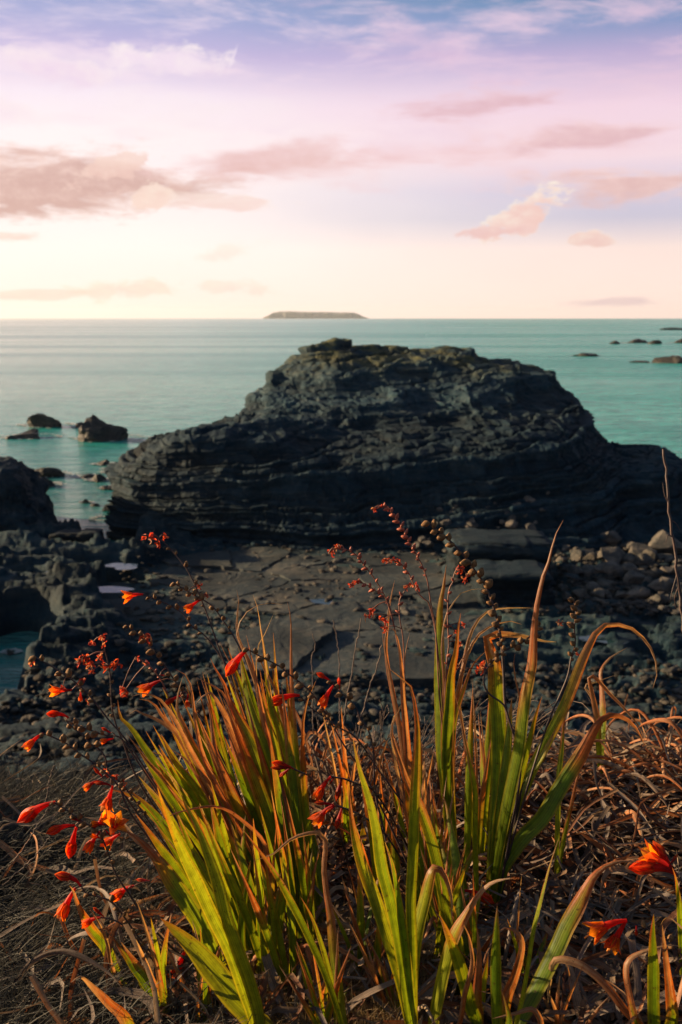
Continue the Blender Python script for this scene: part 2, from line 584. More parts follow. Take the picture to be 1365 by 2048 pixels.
def rock_loft(columns, nu, nv, dip, amp_bed, amp_big, amp_small, seed=0.0, back=(7.0, 5.0), zsplit=5.7):
    """columns: (px, [(py, range), ...]) profiles from the foot to the ridge; a back slope is added behind the ridge"""
    px = np.array([c[0] for c in columns], float)
    P = []
    for c in columns:
        pts = [np.array(at_y(c[0], q[0], q[1])) for q in c[1]]
        foot = pts[0] + np.array([0, -0.6, -2.2])
        rd = pts[-1]
        pts = [foot] + pts + [rd + np.array([0, back[0] * 0.45, -back[1] * 0.18]), rd + np.array([0, back[0], -back[1]]), rd + np.array([0, back[0] * 1.4, -max(rd[2] + 3, back[1] * 1.5)])]
        P.append(pts)
    P = np.array(P)
    u = np.linspace(0, 1, nu)
    # even spacing in px
    tpx = px[0] + (px[-1] - px[0]) * u
    Q = np.zeros((nu, P.shape[1], 3))
    for k in range(P.shape[1]):
        for a in range(3):
            Q[:, k, a] = np.interp(tpx, px, P[:, k, a])
    # smooth a little across the columns
    ker = np.array([1, 2, 3, 2, 1.0])
    ker /= ker.sum()
    Qp = np.pad(Q, ((2, 2), (0, 0), (0, 0)), mode='edge')
    Q = sum(ker[i] * Qp[i:i + nu] for i in range(5))
    V = catmull(Q.transpose(1, 0, 2), nv * 3).transpose(1, 0, 2)
    # even spacing along the visible profile
    seg = np.linalg.norm(np.diff(V, axis=1), axis=2)
    seg[:, int(nv * 3 * 0.78):] *= 0.35
    s = np.concatenate([np.zeros((nu, 1)), np.cumsum(seg, axis=1)], axis=1)
    W = np.zeros((nu, nv, 3))
    for i in range(nu):
        tt = np.linspace(0, s[i, -1], nv)
        for a in range(3):
            W[i, :, a] = np.interp(tt, s[i], V[i, :, a])
    V = W
    n = grid_normals(V)
    if n[:, : nv // 2, 1].mean() > 0:
        n = -n
    off = seed * 13.7
    wob = fbm(V * 0.11 + off, 4)
    big = fbm(V * np.array([0.22, 0.22, 0.3]) + off + 5, 5, 0.5, True)
    V = V + n * (amp_big * (big - 0.2))[..., None]
    h = V[..., 2] + dip[0] * V[..., 0] + dip[1] * V[..., 1] + 0.9 * wob + 0.10 * fbm(V * 0.9 + off, 3)
    bed, k = strata(h)
    jx = V[..., 0] + 0.35 * V[..., 1] + 0.8 * fbm(V * 0.5 + off + 9, 3)
    blk = cell(np.stack([jx / 1.3, k * 1.0, V[..., 1] / 2.6], axis=-1)) - 0.5
    blk2 = cell(np.stack([jx / 0.5 + 7, k * 1.0 + 3, V[..., 1] / 1.1], axis=-1)) - 0.5
    small = fbm(V * 1.1 + off, 5, 0.55, True)
    tiny = fbm(V * 4.5 + off, 3, 0.55)
    out = n * np.array([1, 1, 0.55])
    out /= np.linalg.norm(out, axis=2, keepdims=True) + 1e-9
    V = V + out * (amp_bed * (bed + 0.5 * blk + 0.3 * blk2) + amp_small * (small + 0.35 * tiny))[..., None]
    tint = 0.9 + 0.35 * (blk + blk2) + 0.25 * bed
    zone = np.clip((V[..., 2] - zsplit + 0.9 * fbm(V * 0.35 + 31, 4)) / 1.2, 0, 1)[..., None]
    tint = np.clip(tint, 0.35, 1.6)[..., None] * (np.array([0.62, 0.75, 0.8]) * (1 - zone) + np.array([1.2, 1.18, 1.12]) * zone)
    return V, tint


def loft_object(name, columns, nu, nv, mat, **kw):
    V, tint = rock_loft(columns, nu, nv, **kw)
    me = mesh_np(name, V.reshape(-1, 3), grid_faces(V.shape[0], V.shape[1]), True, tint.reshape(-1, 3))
    return link(name, me, mat)


stack_cols = [
    (216, [(1082, 54), (1030, 54.6), (985, 55.4), (960, 56.5), (946, 58)]),
    (240, [(1084, 53), (1020, 53.8), (945, 55.3), (925, 57), (912, 59)]),
    (275, [(1086, 52.2), (1010, 53.2), (915, 55), (892, 58), (880, 60)]),
    (330, [(1088, 51.3), (1000, 52.5), (898, 55), (875, 58), (864, 61)]),
    (395, [(1092, 50.5), (1000, 51.8), (886, 55), (864, 59), (850, 63)]),
    (430, [(1093, 50.2), (1000, 51.6), (884, 55), (858, 60), (842, 65)]),
    (470, [(1095, 50), (1000, 51.5), (884, 55), (848, 62), (826, 67)]),
    (495, [(1095, 49.7), (1000, 51.3), (884, 55), (840, 63), (815, 69)]),
    (506, [(1095, 49.7), (1000, 51.3), (884, 55), (836, 64), (795, 70)]),
    (533, [(1095, 49.5), (1000, 51.2), (885, 55), (822, 65), (786, 71.5)]),
    (541, [(1095, 49.5), (1000, 51.2), (886, 55), (818, 65), (746, 73)]),
    (570, [(1095, 49.4), (1000, 51.1), (888, 55), (808, 66), (730, 74)]),
    (612, [(1095, 49.3), (1000, 51), (892, 55), (800, 66), (703, 75)]),
    (672, [(1095, 49), (1000, 51), (900, 55), (790, 66), (686, 75)]),
    (720, [(1095, 49), (1000, 51), (898, 55), (790, 66), (697, 75)]),
    (800, [(1095, 49), (1000, 51), (888, 55), (790, 66), (704, 75)]),
    (870, [(1098, 48.6), (1000, 51), (884, 55), (790, 66), (705, 75)]),
    (908, [(1100, 48.3), (1000, 50.8), (884, 55), (792, 66), (701, 75)]),
    (960, [(1104, 48), (1005, 50.6), (882, 55), (795, 65), (712, 74.5)]),
    (1025, [(1110, 47.5), (1010, 50.5), (884, 55), (800, 64), (724, 74)]),
    (1040, [(1112, 47.4), (1012, 50.5), (886, 55), (806, 64), (737, 73.5)]),
    (1106, [(1120, 47), (1020, 50.5), (895, 55), (822, 63), (745, 72)]),
    (1122, [(1120, 47), (1024, 50.5), (898, 55), (832, 62), (767, 71)]),
    (1160, [(1120, 47), (1030, 50.5), (908, 55), (850, 61), (787, 69)]),
    (1171, [(1118, 47.2), (1032, 50.5), (914, 55), (870, 60), (838, 67)]),
    (1200, [(1114, 47.6), (1034, 50.8), (925, 55), (892, 59), (866, 65)]),
    (1214, [(1110, 48), (1034, 51), (932, 55), (908, 59), (890, 64)]),
    (1250, [(1105, 49), (1034, 52), (950, 55), (920, 59), (899, 63)]),
    (1290, [(1100, 49.5), (1034, 52), (950, 55), (918, 59), (892, 62)]),
    (1330, [(1098, 49.6), (1034, 52), (955, 55), (926, 59), (906, 61.5)]),
    (1365, [(1096, 49.8), (1034, 52), (962, 55), (942, 58), (926, 61)]),
    (1460, [(1092, 50), (1034, 52), (970, 55), (955, 58), (940, 60)]),
    (1640, [(1092, 50), (1040, 52), (990, 55), (975, 57), (965, 59)]),
]
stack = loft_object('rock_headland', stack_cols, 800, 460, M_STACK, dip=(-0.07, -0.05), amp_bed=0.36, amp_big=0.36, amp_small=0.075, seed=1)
tag(stack, 'huge dark layered rock rising from the shore in front of the sea', 'rock outcrop')

left_cols = [
    (-330, [(1060, 48), (1010, 49), (965, 50), (930, 53), (915, 56)]),
    (-120, [(1060, 48), (1005, 49), (960, 50), (925, 53), (905, 56)]),
    (-20, [(1060, 48), (1000, 49), (950, 50), (925, 53), (912, 56)]),
    (20, [(1058, 48.3), (1010, 49), (955, 50), (930, 53), (918, 55)]),
    (46, [(1054, 48.6), (1012, 49.2), (970, 50), (950, 52), (938, 54)]),
    (58, [(1050, 48.8), (1020, 49.2), (1000, 50), (990, 51), (982, 52.5)]),
    (72, [(1050, 49), (1044, 49.2), (1038, 49.8), (1034, 50.4), (1032, 51)]),
]
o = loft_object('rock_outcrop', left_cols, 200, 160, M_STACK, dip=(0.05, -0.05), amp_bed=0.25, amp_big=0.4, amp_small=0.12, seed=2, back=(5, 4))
tag(o, 'dark craggy rock cut off by the left edge beside the inlet', 'rock outcrop')


# ------------------------------------------------------------------ shore platform
def blob(x, y, px, py, z, rx, ry, soft=0.5, rot=0.0):
    c = at_z(px, py, z)
    dx, dy = x - c.x, y - c.y
    cs, sn = math.cos(rot), math.sin(rot)
    ux, uy = dx * cs + dy * sn, -dx * sn + dy * cs
    d = np.sqrt((ux / rx) ** 2 + (uy / ry) ** 2)
    return np.clip((1 - d) / soft + 0.5, 0, 1)


def shore_z(x, y):
    x = np.asarray(x, float)
    y = np.asarray(y, float)
    P = np.stack([x, y, np.zeros_like(x)], axis=-1)
    z = 0.62 + 0.25 * fbm(P * 0.12, 4)
    z = z + np.clip((29 - y) / 13, 0, 1) ** 1.3 * 2.6
    # the pale level platform in the middle
    flat = np.clip(1.25 - np.sqrt(((x + 2.2) / 8.2) ** 2 + ((y - 41) / 7.5) ** 2), 0, 1) * 2
    flat = np.clip(flat, 0, 1)
    rough = 1 - 0.85 * flat
    # ragged ribs of rock on the left
    lf = np.clip((-x - 6.5) / 3.0, 0, 1) * np.clip((y - 27) / 4, 0, 1)
    rib = fbm(P * np.array([0.16, 0.34, 1]) + 3, 5, 0.55, True)
    z = z + lf * (0.75 + 0.75 * rib)
    z = z + rough * (0.26 * fbm(P * 0.55 + 8, 5, 0.55, True) + 0.06 * fbm(P * 2.2, 3, 0.6, True))
    wx, wy = 0.5 * fbm(P * 0.8 + 60, 3), 0.5 * fbm(P * 0.8 + 90, 3)
    f1, f2, idn = worley(x / 1.5 + wx, y / 0.75 + wy)
    g1, g2, idm = worley(x / 0.6 + wx, y / 0.33 + wy, 5)
    z = z + rough * (0.34 * (idn - 0.5) + 0.17 * (idm - 0.5) - 0.12 * np.clip(1 - (f2 - f1) / 0.12, 0, 1))
    # ledge steps
    q = z + 0.15 * fbm(P * 0.7 + 21, 3)
    st = 0.26
    k = np.floor(q / st)
    f = q / st - k
    s = np.clip((f - 0.62) / 0.38, 0, 1)
    zt = (k + s * s * (3 - 2 * s)) * st
    z = z + 0.75 * rough * (zt - z)
    z = np.where(flat > 0.5, np.clip(z, 0.585, 0.64), z)
    # sea inlet and channels on the left
    w = 0
    w = np.maximum(w, blob(x, y, 138, 1000, 0, 3.4, 9.5, 0.4))
    w = np.maximum(w, blob(x, y, 100, 900, 0, 30, 16, 0.4))
    w = np.maximum(w, blob(x, y, 155, 1056, 0, 3.0, 5.0, 0.45))
    w = np.maximum(w, blob(x, y, 222, 1100, 0, 1.15, 3.2, 0.7, 0.12))
    w = np.maximum(w, blob(x, y, 246, 1128, 0, 1.0, 1.3, 0.7))
    w = np.maximum(w, blob(x, y, 130, 1140, 0, 1.2, 0.7, 0.8))
    w = np.maximum(w, blob(x, y, 205, 1178, 0, 1.7, 0.7, 0.8, -0.25))
    w = np.maximum(w, blob(x, y, -20, 1340, 0, 1.75, 4.2, 0.5))
    w = np.maximum(w, blob(x, y, -6, 1420, 0, 0.75, 1.4, 0.6))
    w = np.maximum(w, np.clip((y - 60) / 6, 0, 1))
    w = np.clip(w * 1.5 + 0.4 * rough * w * fbm(P * 0.9 + 4, 4), 0, 1)
    z = z * (1 - w) + (-0.75) * w
    return z


def build_platform():
    na, ny = 640, 420
    a = np.linspace(-0.62, 0.62, na)
    y = 13.0 * (72.0 / 13.0) ** np.linspace(0, 1, ny)
    A, Y = np.meshgrid(a, y, indexing='ij')
    X = A * Y
    Z = shore_z(X, Y)
    V = np.stack([X, Y, Z], axis=-1)
    P = V.copy()
    n1 = fbm(P * np.array([0.35, 0.35, 0.6]) + 40, 5, 0.6)
    wet = np.clip(1.15 - Z / 0.5, 0, 1)
    t = 0.95 + 0.75 * n1
    t = t * (1 - 0.45 * wet)
    # tan shore under the middle and the right, dark weed to the left and on the near cobbles
    warm = np.clip(1.1 - np.sqrt(((X - 1) / 11) ** 2 + ((Y - 40) / 8.5) ** 2), 0, 1)
    warm = np.clip(warm * 2.2 + 0.5 * n1, 0, 1)
    t = np.clip(t, 0.3, 1.7)
    col = t[..., None] * ((1 - warm)[..., None] * np.array([0.85, 1.0, 1.02]) + warm[..., None] * np.array([2.0, 1.75, 1.4]))
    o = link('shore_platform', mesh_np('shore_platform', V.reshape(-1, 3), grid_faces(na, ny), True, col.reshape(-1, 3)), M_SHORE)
    tag(o, 'dark rocky shore with ledges and pale level slabs below the bank', 'shore', kind='structure')
    return o


platform = build_platform()


def clip_poly(poly, n, d):
    out = []
    for i in range(len(poly)):
        p, q = poly[i], poly[(i + 1) % len(poly)]
        a, b = p[0] * n[0] + p[1] * n[1] - d, q[0] * n[0] + q[1] * n[1] - d
        if a <= 0:
            out.append(p)
        if (a < 0 < b) or (b < 0 < a):
            t = a / (a - b)
            out.append((p[0] + (q[0] - p[0]) * t, p[1] + (q[1] - p[1]) * t))
    return out


def build_slabs():
    rng = random.Random(12)
    # joint pattern: seeds over the level middle of the shore
    seeds = []
    for gx in range(-5, 6):
        for gy in range(0, 8):
            seeds.append((-1.6 + gx * 3.7 + rng.uniform(-1.7, 1.7) + (1.6 if gy % 2 else 0), 33.2 + gy * 2.6 + rng.uniform(-1.1, 1.1)))
    for i, s in enumerate(seeds):
        e = math.hypot((s[0] + 1.6) / 8.6, (s[1] - 40.6) / 7.4)
        if e > 1.0 or (rng.random() < 0.16):
            continue
        poly = [(s[0] - 4, s[1] - 3.5), (s[0] + 4, s[1] - 3.5), (s[0] + 4, s[1] + 3.5), (s[0] - 4, s[1] + 3.5)]
        for j, q in enumerate(seeds):
            if j == i or math.hypot(q[0] - s[0], q[1] - s[1]) > 9:
                continue
            nx, ny = q[0] - s[0], q[1] - s[1]
            L = math.hypot(nx, ny)
            nx, ny = nx / L, ny / L
            poly = clip_poly(poly, (nx, ny), nx * (s[0] + q[0]) / 2 + ny * (s[1] + q[1]) / 2 - rng.choice((0.002, 0.004, 0.01, 0.01, 0.03)))
            if len(poly) < 3:
                break
        if len(poly) < 3:
            continue
        # ragged outline
        pts = []
        for k in range(len(poly)):
            p, q = poly[k], poly[(k + 1) % len(poly)]
            L = math.hypot(q[0] - p[0], q[1] - p[1])
            m = max(1, int(L / 0.28))
            for t in range(m):
                f = t / m
                w = 0.09
                pts.append((p[0] + (q[0] - p[0]) * f + rng.uniform(-w, w), p[1] + (q[1] - p[1]) * f + rng.uniform(-w, w)))
        P = np.array(pts)
        c = P.mean(axis=0)
        zt = 0.66 + rng.choice((-0.03, 0.0, 0.0, 0.02, 0.04, 0.1, 0.2))
        tx, ty = rng.uniform(-0.03, 0.03), rng.uniform(-0.03, 0.03)
        rings = [(1.0, -0.5), (1.0, -0.012), (0.99, 0.0), (0.8, 0.0), (0.6, 0.0), (0.4, 0.0), (0.2, 0.0)]
        V = []
        for (f, dz) in rings:
            for p in P:
                x, y = c + (p - c) * f
                V.append((x, y, zt + dz + (x - c[0]) * tx + (y - c[1]) * ty))
        V.append((c[0], c[1], zt))
        V = np.array(V)
        topm = V[:, 2] > zt - 0.2
        V[:, 2] += topm * (0.05 * fbm(V * np.array([0.8, 0.8, 0]) + i, 4) + 0.025 * fbm(V * np.array([3, 3, 0]), 3, 0.6, True))
        m = len(P)
        F = []
        for r in range(len(rings) - 1):
            for k in range(m):
                a, b = r * m + k, r * m + (k + 1) % m
                F.append((a, b, b + m, a + m))
        for k in range(m):
            a, b = (len(rings) - 1) * m + k, (len(rings) - 1) * m + (k + 1) % m
            F.append((a, b, len(V) - 1, len(V) - 1))
        me = bpy.data.meshes.new('rock_slab')
        me.from_pydata([tuple(v) for v in V], [], [f if f[2] != f[3] else f[:3] for f in F])
        ca = me.color_attributes.new('tint', 'FLOAT_COLOR', 'POINT')
        tv = rng.uniform(0.8, 1.1)
        nz = np.clip(0.95 + 0.9 * fbm(V * 0.45 + 77, 5, 0.6), 0.3, 1.6)
        c4 = np.ones((len(V), 4), dtype=np.float32)
        c4[:, :3] = (tv * nz)[:, None]
        ca.data.foreach_set('color', c4.ravel())
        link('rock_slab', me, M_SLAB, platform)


build_slabs()


# ------------------------------------------------------------------ boulders
def boulder_mesh(name, seed, sub=3, flat=1.0, cuts=11, rough=0.05, smooth=False):
    rng = np.random.RandomState(seed)
    bm = bmesh.new()
    bmesh.ops.create_icosphere(bm, subdivisions=sub, radius=1.0)
    V = np.array([v.co[:] for v in bm.verts])
    for c in range(cuts):
        n = rng.normal(size=3)
        n /= np.linalg.norm(n)
        d = rng.uniform(0.42, 0.84)
        k = np.clip(V @ n - d, 0, None)
        V = V - k[:, None] * n * 0.96
    V += V * (rough * 2.0 * fbm(V * 1.3 + seed, 3))[:, None]
    V += V * (rough * fbm(V * 4 + seed, 3, 0.6, True))[:, None]
    V[:, 2] *= flat
    for v, c in zip(bm.verts, V):
        v.co = c
    me = bpy.data.meshes.new(name)
    bm.to_mesh(me)
    bm.free()
    if smooth:
        me.polygons.foreach_set('use_smooth', np.ones(len(me.polygons), dtype=bool))
    ca = me.color_attributes.new('tint', 'FLOAT_COLOR', 'POINT')
    t = 1 + 0.35 * fbm(V * 2 + seed, 3)
    c4 = np.ones((len(V), 4), dtype=np.float32)
    c4[:, :3] = t[:, None]
    ca.data.foreach_set('color', c4.ravel())
    return me


BOULDERS = [boulder_mesh('boulder', 100 + i, 3, 0.72) for i in range(8)]
for me in BOULDERS:
    me.materials.append(M_BOULDER)


def put_boulder(px, py, wpx, rng, name='boulder', mat=None, sink=0.25, asp=None, zoff=0.0):
    """stands a boulder on the shore where the line of sight meets it"""
    r = ray(px, py)
    y = 20.0
    z = 0.6
    for _ in range(12):
        p = at_z(px, py, z)
        z = float(shore_z(np.array([p.x]), np.array([p.y]))[0]) + zoff
    p = at_z(px, py, z)
    s = wpx * p.y / FPX / 2
    o = link(name, rng.choice(BOULDERS))
    o.location = (p.x, p.y + s * 0.5, z + s * 0.62 - s * sink)
    o.rotation_euler = (rng.uniform(-0.25, 0.25), rng.uniform(-0.25, 0.25), rng.uniform(0, 6.28))
    asp = asp or rng.uniform(0.75, 1.1)
    o.scale = (s, s * rng.uniform(0.8, 1.1), s * asp)
    return o


rb = random.Random(5)
big_boulders = [
    (1228, 1130, 70, 'tan upright boulder at the middle of the pile right of the dark block'),
    (1285, 1125, 78, 'rounded grey boulder leaning on the tan upright boulder on the right shore'),
    (1180, 1122, 46, 'tan lit boulder to the left of the tan upright boulder in the pile'),
    (1278, 1198, 52, 'round pale boulder low in the right pile above the flat slabs'),
    (1198, 1198, 50, 'flat pale block like a step beside the small pool'),
    (1160, 1200, 46, 'dark rounded boulder on the edge of the small pool'),
    (1330, 1112, 90, 'large dark boulder at the right edge behind the bare stem'),
    (1340, 1180, 60, 'brown boulder low at the right edge beside the bare stem'),
    (1215, 1092, 66, 'broad tan boulder topping the pile on the right shore'),
    (1235, 1500, 120, 'pale flat topped boulder just beyond the crest of the dry leaves'),
]
for px, py, w, lab in big_boulders:
    o = put_boulder(px, py, w, rb, asp=0.62 if w > 100 else None)
    tag(o, lab, 'boulder', 'boulders on the shore')
NTH = ['first', 'second', 'third', 'fourth', 'fifth', 'sixth', 'seventh', 'eighth', 'ninth', 'tenth', 'eleventh', 'twelfth', 'thirteenth', 'fourteenth']
ROWS = ['topmost', 'second', 'third', 'fourth', 'fifth', 'lowest']
for j, (py, n, ws) in enumerate([(1084, 12, (16, 24)), (1104, 12, (20, 34)), (1128, 11, (28, 54)), (1152, 11, (28, 56)), (1178, 10, (28, 58)), (1205, 9, (28, 54))]):
    for i in range(n):
        px = 1118 + (i + 0.5 + rb.uniform(-0.3, 0.3)) * (1395 - 1118) / n
        o = put_boulder(px, py + rb.uniform(-8, 8), rb.uniform(*ws), rb)
        tag(o, '%s boulder from the left in the %s row of the right pile' % (NTH[i], ROWS[j]), 'boulder', 'small boulders in the right pile')
SROWS = ['topmost', 'second', 'third', 'fourth', 'lowest']
for j in range(5):
    for i in range(12):
        t = (i + 0.5 + rb.uniform(-0.25, 0.25)) / 12
        px = 850 + 230 * t + (2 - j) * 12
        py = 1018 + j * 21 + 16 * math.sin(i * 1.7 + j) - 30 * t + rb.uniform(-5, 5)
        r = 47.6 + 4.2 * (1098 - py) / 95
        p = at_y(px, py, r - 0.75)
        s = rb.choice([9, 12, 15, 19, 25, 30]) * r / FPX / 2
        o = link('boulder', rb.choice(BOULDERS))
        o.location = p
        o.rotation_euler = (rb.uniform(-0.4, 0.4), rb.uniform(-0.4, 0.4), rb.uniform(0, 6.28))
        o.scale = (s, s, s * rb.uniform(0.7, 1.1))
        tag(o, '%s stone from the left in the %s row of the scree under the layered rock' % (NTH[i], SROWS[j]), 'boulder', 'boulders on the scree')

# cobbles nobody would count
def build_cobbles():
    rng = np.random.RandomState(4)
    base = [boulder_mesh('cobble_shape', 300 + i, 2, 0.62, 16, 0.04) for i in range(5)]
    VB = [np.array([v.co[:] for v in m.vertices]) for m in base]
    FB = [np.array([p.vertices[:] for p in m.polygons]) for m in base]
    N = 7000
    px = rng.uniform(-60, 1430, N)
    py = 1325 + 330 * rng.beta(1.3, 1.4, N)
    more = 3300
    px = np.concatenate([px, rng.normal(1240, 110, 1800), rng.uniform(240, 930, 1500)])
    py = np.concatenate([py, rng.uniform(1085, 1230, 1800), rng.uniform(1090, 1330, 1500)])
    N += more
    rx, ry_, rz = (px - 682.5) / FPX, None, None
    yc = (1024 - py) / FPX
    dy = math.cos(PITCH) + yc * math.sin(PITCH)
    dz = -math.sin(PITCH) + yc * math.cos(PITCH)
    z = np.full(N, 0.7)
    for _ in range(10):
        t = (z - CAM_Z) / dz
        z = 0.5 * z + 0.5 * shore_z(rx * t, dy * t)
    t = (z - CAM_Z) / dz
    X, Y = rx * t, dy * t
    keep = z > 0.1
    V, F, C = [], [], []
    n0 = 0
    for i in np.nonzero(keep)[0]:
        k = rng.randint(5)
        s = rng.choice([0.06, 0.085, 0.12, 0.17, 0.24], p=[.25, .3, .25, .14, .06]) * (1.15 if py[i] < 1300 else 1.0)
        a = rng.uniform(0, 6.28)
        ca, sa = math.cos(a), math.sin(a)
        P = VB[k] * s * np.array([1, rng.uniform(0.7, 1.1), rng.uniform(0.6, 1.0)])
        P = np.stack([P[:, 0] * ca - P[:, 1] * sa, P[:, 0] * sa + P[:, 1] * ca, P[:, 2]], axis=1)
        V.append(P + np.array([X[i], Y[i], z[i] + s * 0.25]))
        F.append(FB[k] + n0)
        n0 += len(P)
        tv = rng.uniform(0.12, 0.8) if py[i] > 1300 else rng.uniform(0.3, 1.0)
        C.append(np.full((len(P), 3), tv))
    o = link('cobbles', mesh_np('cobbles', np.concatenate(V), np.concatenate(F), False, np.concatenate(C)), M_BOULDER)
    tag(o, 'dark cobbles strewn over the shore below the bank', 'cobbles', kind='stuff')


build_cobbles()

# square cut block in front of the layered rock
def block_object(name, px0, px1, py_top, py_bot, y, depth, label, seed):
    a, b = at_y(px0, py_bot, y), at_y(px1, py_top, y)
    nx, ny, nz = 46, 18, 26
    bm = bmesh.new()
    bmesh.ops.create_cube(bm, size=1.0)
    bmesh.ops.subdivide_edges(bm, edges=bm.edges[:], cuts=34, use_grid_fill=True)
    V = np.array([v.co[:] for v in bm.verts])
    q = 10.0
    U = V * 2
    L = (np.abs(U) ** q).sum(axis=1) ** (1 / q)
    U = U / np.maximum(L, 1e-6)[:, None] * np.max(np.abs(U), axis=1)[:, None]
    W = U / 2 * np.array([b.x - a.x, depth, b.z - a.z + 0.8]) + np.array([(a.x + b.x) / 2, y + depth / 2, (a.z + b.z) / 2 - 0.4])
    n = U / (np.linalg.norm(U, axis=1, keepdims=True) + 1e-9)
    bed, k = strata(W[:, 2] * 1.6 + 0.2 * fbm(W * 0.5, 3))
    W = W + n * (0.16 * bed + 0.22 * (cell(np.stack([W[:, 0] / 0.9 + seed, k * 1.0, W[:, 1] / 1.3], -1)) - 0.5) + 0.16 * fbm(W * 0.8 + seed, 5, 0.6, True))[:, None] * np.array([1, 1, 0.4])
    for v, c in zip(bm.verts, W):
        v.co = c
    me = bpy.data.meshes.new(name)
    bm.to_mesh(me)
    bm.free()
    me.polygons.foreach_set('use_smooth', np.ones(len(me.polygons), dtype=bool))
    ca = me.color_attributes.new('tint', 'FLOAT_COLOR', 'POINT')
    c4 = np.ones((len(W), 4), dtype=np.float32)
    c4[:, :3] = np.clip(0.6 + 0.3 * bed, 0.25, 1.1)[:, None]
    ca.data.foreach_set('color', c4.ravel())
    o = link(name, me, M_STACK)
    tag(o, label, 'rock')


block_object('rock_block', 905, 1112, 1088, 1160, 41.5, 3.2, 'square dark rock block standing between the level slabs and the boulder pile', 3)
block_object('rock_ledge', 960, 1115, 1152, 1212, 38.0, 2.6, 'low dark ledge under the square rock block beside the small pool', 6)
block_object('rock_rib', 96, 198, 1070, 1108, 46.5, 1.6, 'long dark rib of rock at the head of the inlet', 9)

# ------------------------------------------------------------------ rocks in the water
def sea_rock(px, py, w, h, label, seed, name='sea_rock', lean=0.0, sub=4, z0=0.0):
    """py is the waterline"""
    p = at_z(px, py, z0)
    sx = w * p.y / FPX / 2
    sz = h * p.y / FPX
    me = boulder_mesh(name, seed, sub, 1.0, 9, 0.09)
    V = np.array([v.co[:] for v in me.vertices])
    k = np.random.RandomState(seed)
    V[:, 0] += lean * np.clip(V[:, 2], 0, 1)
    V[:, 2] *= (1 + 0.3 * fbm(V * np.array([1.6, 1.6, 0]) + seed, 3))
    top = V[:, 2].max()
    V = V * np.array([sx, min(sx * 0.8, 6.0), sz / top])
    bed, kk = strata(V[:, 2] * 1.2 + 0.15 * V[:, 0])
    V[:, :2] *= (1 + 0.06 * bed)[:, None]
    V += 0.10 * sz * np.stack([fbm(V * (2.2 / max(sz, .3)) + seed + 50 * a, 4, 0.6, True) for a in range(3)], axis=1) * np.array([1, 1, 0.6])
    me.vertices.foreach_set('co', V.ravel())
    me.update()
    o = link(name, me, M_REEF)
    o.location = (p.x, p.y, z0 - 0.05)
    tag(o, label, 'rock', 'rocks standing in the sea')
    return o


sea_rocks = [
    (86, 853, 86, 27, 'sloping dark rock in the sea, farthest back of the left rocks', -0.35),
    (57, 876, 88, 18, 'low dark rock just in front of the sloping rock in the left sea', 0.1),
    (214, 880, 112, 50, 'tallest rock standing in the sea left of the huge layered rock', -0.1),
    (166, 855, 34, 12, 'small pointed rock behind the tallest rock in the left sea', 0.1),
    (92, 952, 70, 22, 'dark rounded rock in the inlet mouth, upper one of two touching rocks', 0.1),
    (84, 972, 54, 20, 'dark rounded rock in the inlet mouth, lower one of two touching rocks', -0.2),
    (171, 1006, 14, 10, 'tiny rounded stone alone in the inlet', 0.0),
    (192, 1012, 32, 7, 'thin flat stone in the inlet beside the tiny rounded stone', 0.0),
    (208, 930, 34, 12, 'small dark rock off the left end of the huge layered rock', 0.1),
    (232, 946, 46, 26, 'craggy rock joined to the left end of the huge layered rock', 0.2),
    (172, 955, 40, 9, 'low rock awash between the inlet and the layered rock', 0.0),
    (196, 962, 36, 16, 'jagged rock near the left foot of the huge layered rock', 0.1),
    (222, 978, 40, 9, 'flat wet rock at the left foot of the huge layered rock', 0.0),
    (20, 1308, 26, 12, 'dark stone sitting in the tide pool at the left edge', 0.0),
    (1172, 712, 82, 7, 'low reef in the right sea, nearest of the long thin ones', 0.0),
    (1231, 688, 24, 7, 'small dark reef rock left of the row of reefs', 0.0),
    (1276, 686, 46, 9, 'longer dark reef rock in the middle of the row of reefs', 0.0),
    (1311, 688, 28, 8, 'round dark reef rock right of the middle of the row', 0.0),
    (1338, 726, 74, 15, 'largest dark reef at the right edge of the sea', 0.1),
    (1280, 725, 56, 4, 'thin tail of rock running left from the largest reef', 0.0),
    (1345, 660, 56, 5, 'farthest reef near the horizon at the right edge', 0.0),
    (1361, 686, 26, 9, 'reef rock at the right end of the row of reefs', 0.0),
]
for i, (px, py, w, h, lab, lean) in enumerate(sea_rocks):
    sea_rock(px, py, w, h, lab, 500 + i, 'reef' if px > 1000 else 'sea_rock', lean)


def pool(px, py, z, rx, ry, label, seed):
    c = at_z(px, py, z)
    n = 40
    rng = np.random.RandomState(seed)
    ph = rng.uniform(0, 6.28, 4)
    V = [(c.x, c.y, z)]
    for i in range(n):
        a = 2 * math.pi * i / n
        k = 1 + 0.2 * math.sin(2 * a + ph[0]) + 0.15 * math.sin(3 * a + ph[1]) + 0.08 * math.sin(5 * a + ph[2])
        V.append((c.x + rx * k * math.cos(a), c.y + ry * k * math.sin(a), z))
    F = [(0, 1 + i, 1 + (i + 1) % n) for i in range(n)]
    o = link('tide_pool', mesh_np('tide_pool', V, F), M_POOL)
    tag(o, label, 'pool', kind='structure')


pool(642, 1203, 0.70, 0.55, 0.4, 'small blue tide pool among the level slabs', 1)
pool(1140, 1206, 0.66, 0.55, 0.35, 'small pale tide pool by the dark ledge', 2)
pool(1205, 1278, 0.78, 0.9, 0.45, 'thin tide pool on the right slabs', 3)
pool(1140, 1136, 0.75, 0.75, 0.3, 'tide pool in front of the boulder pile', 4)

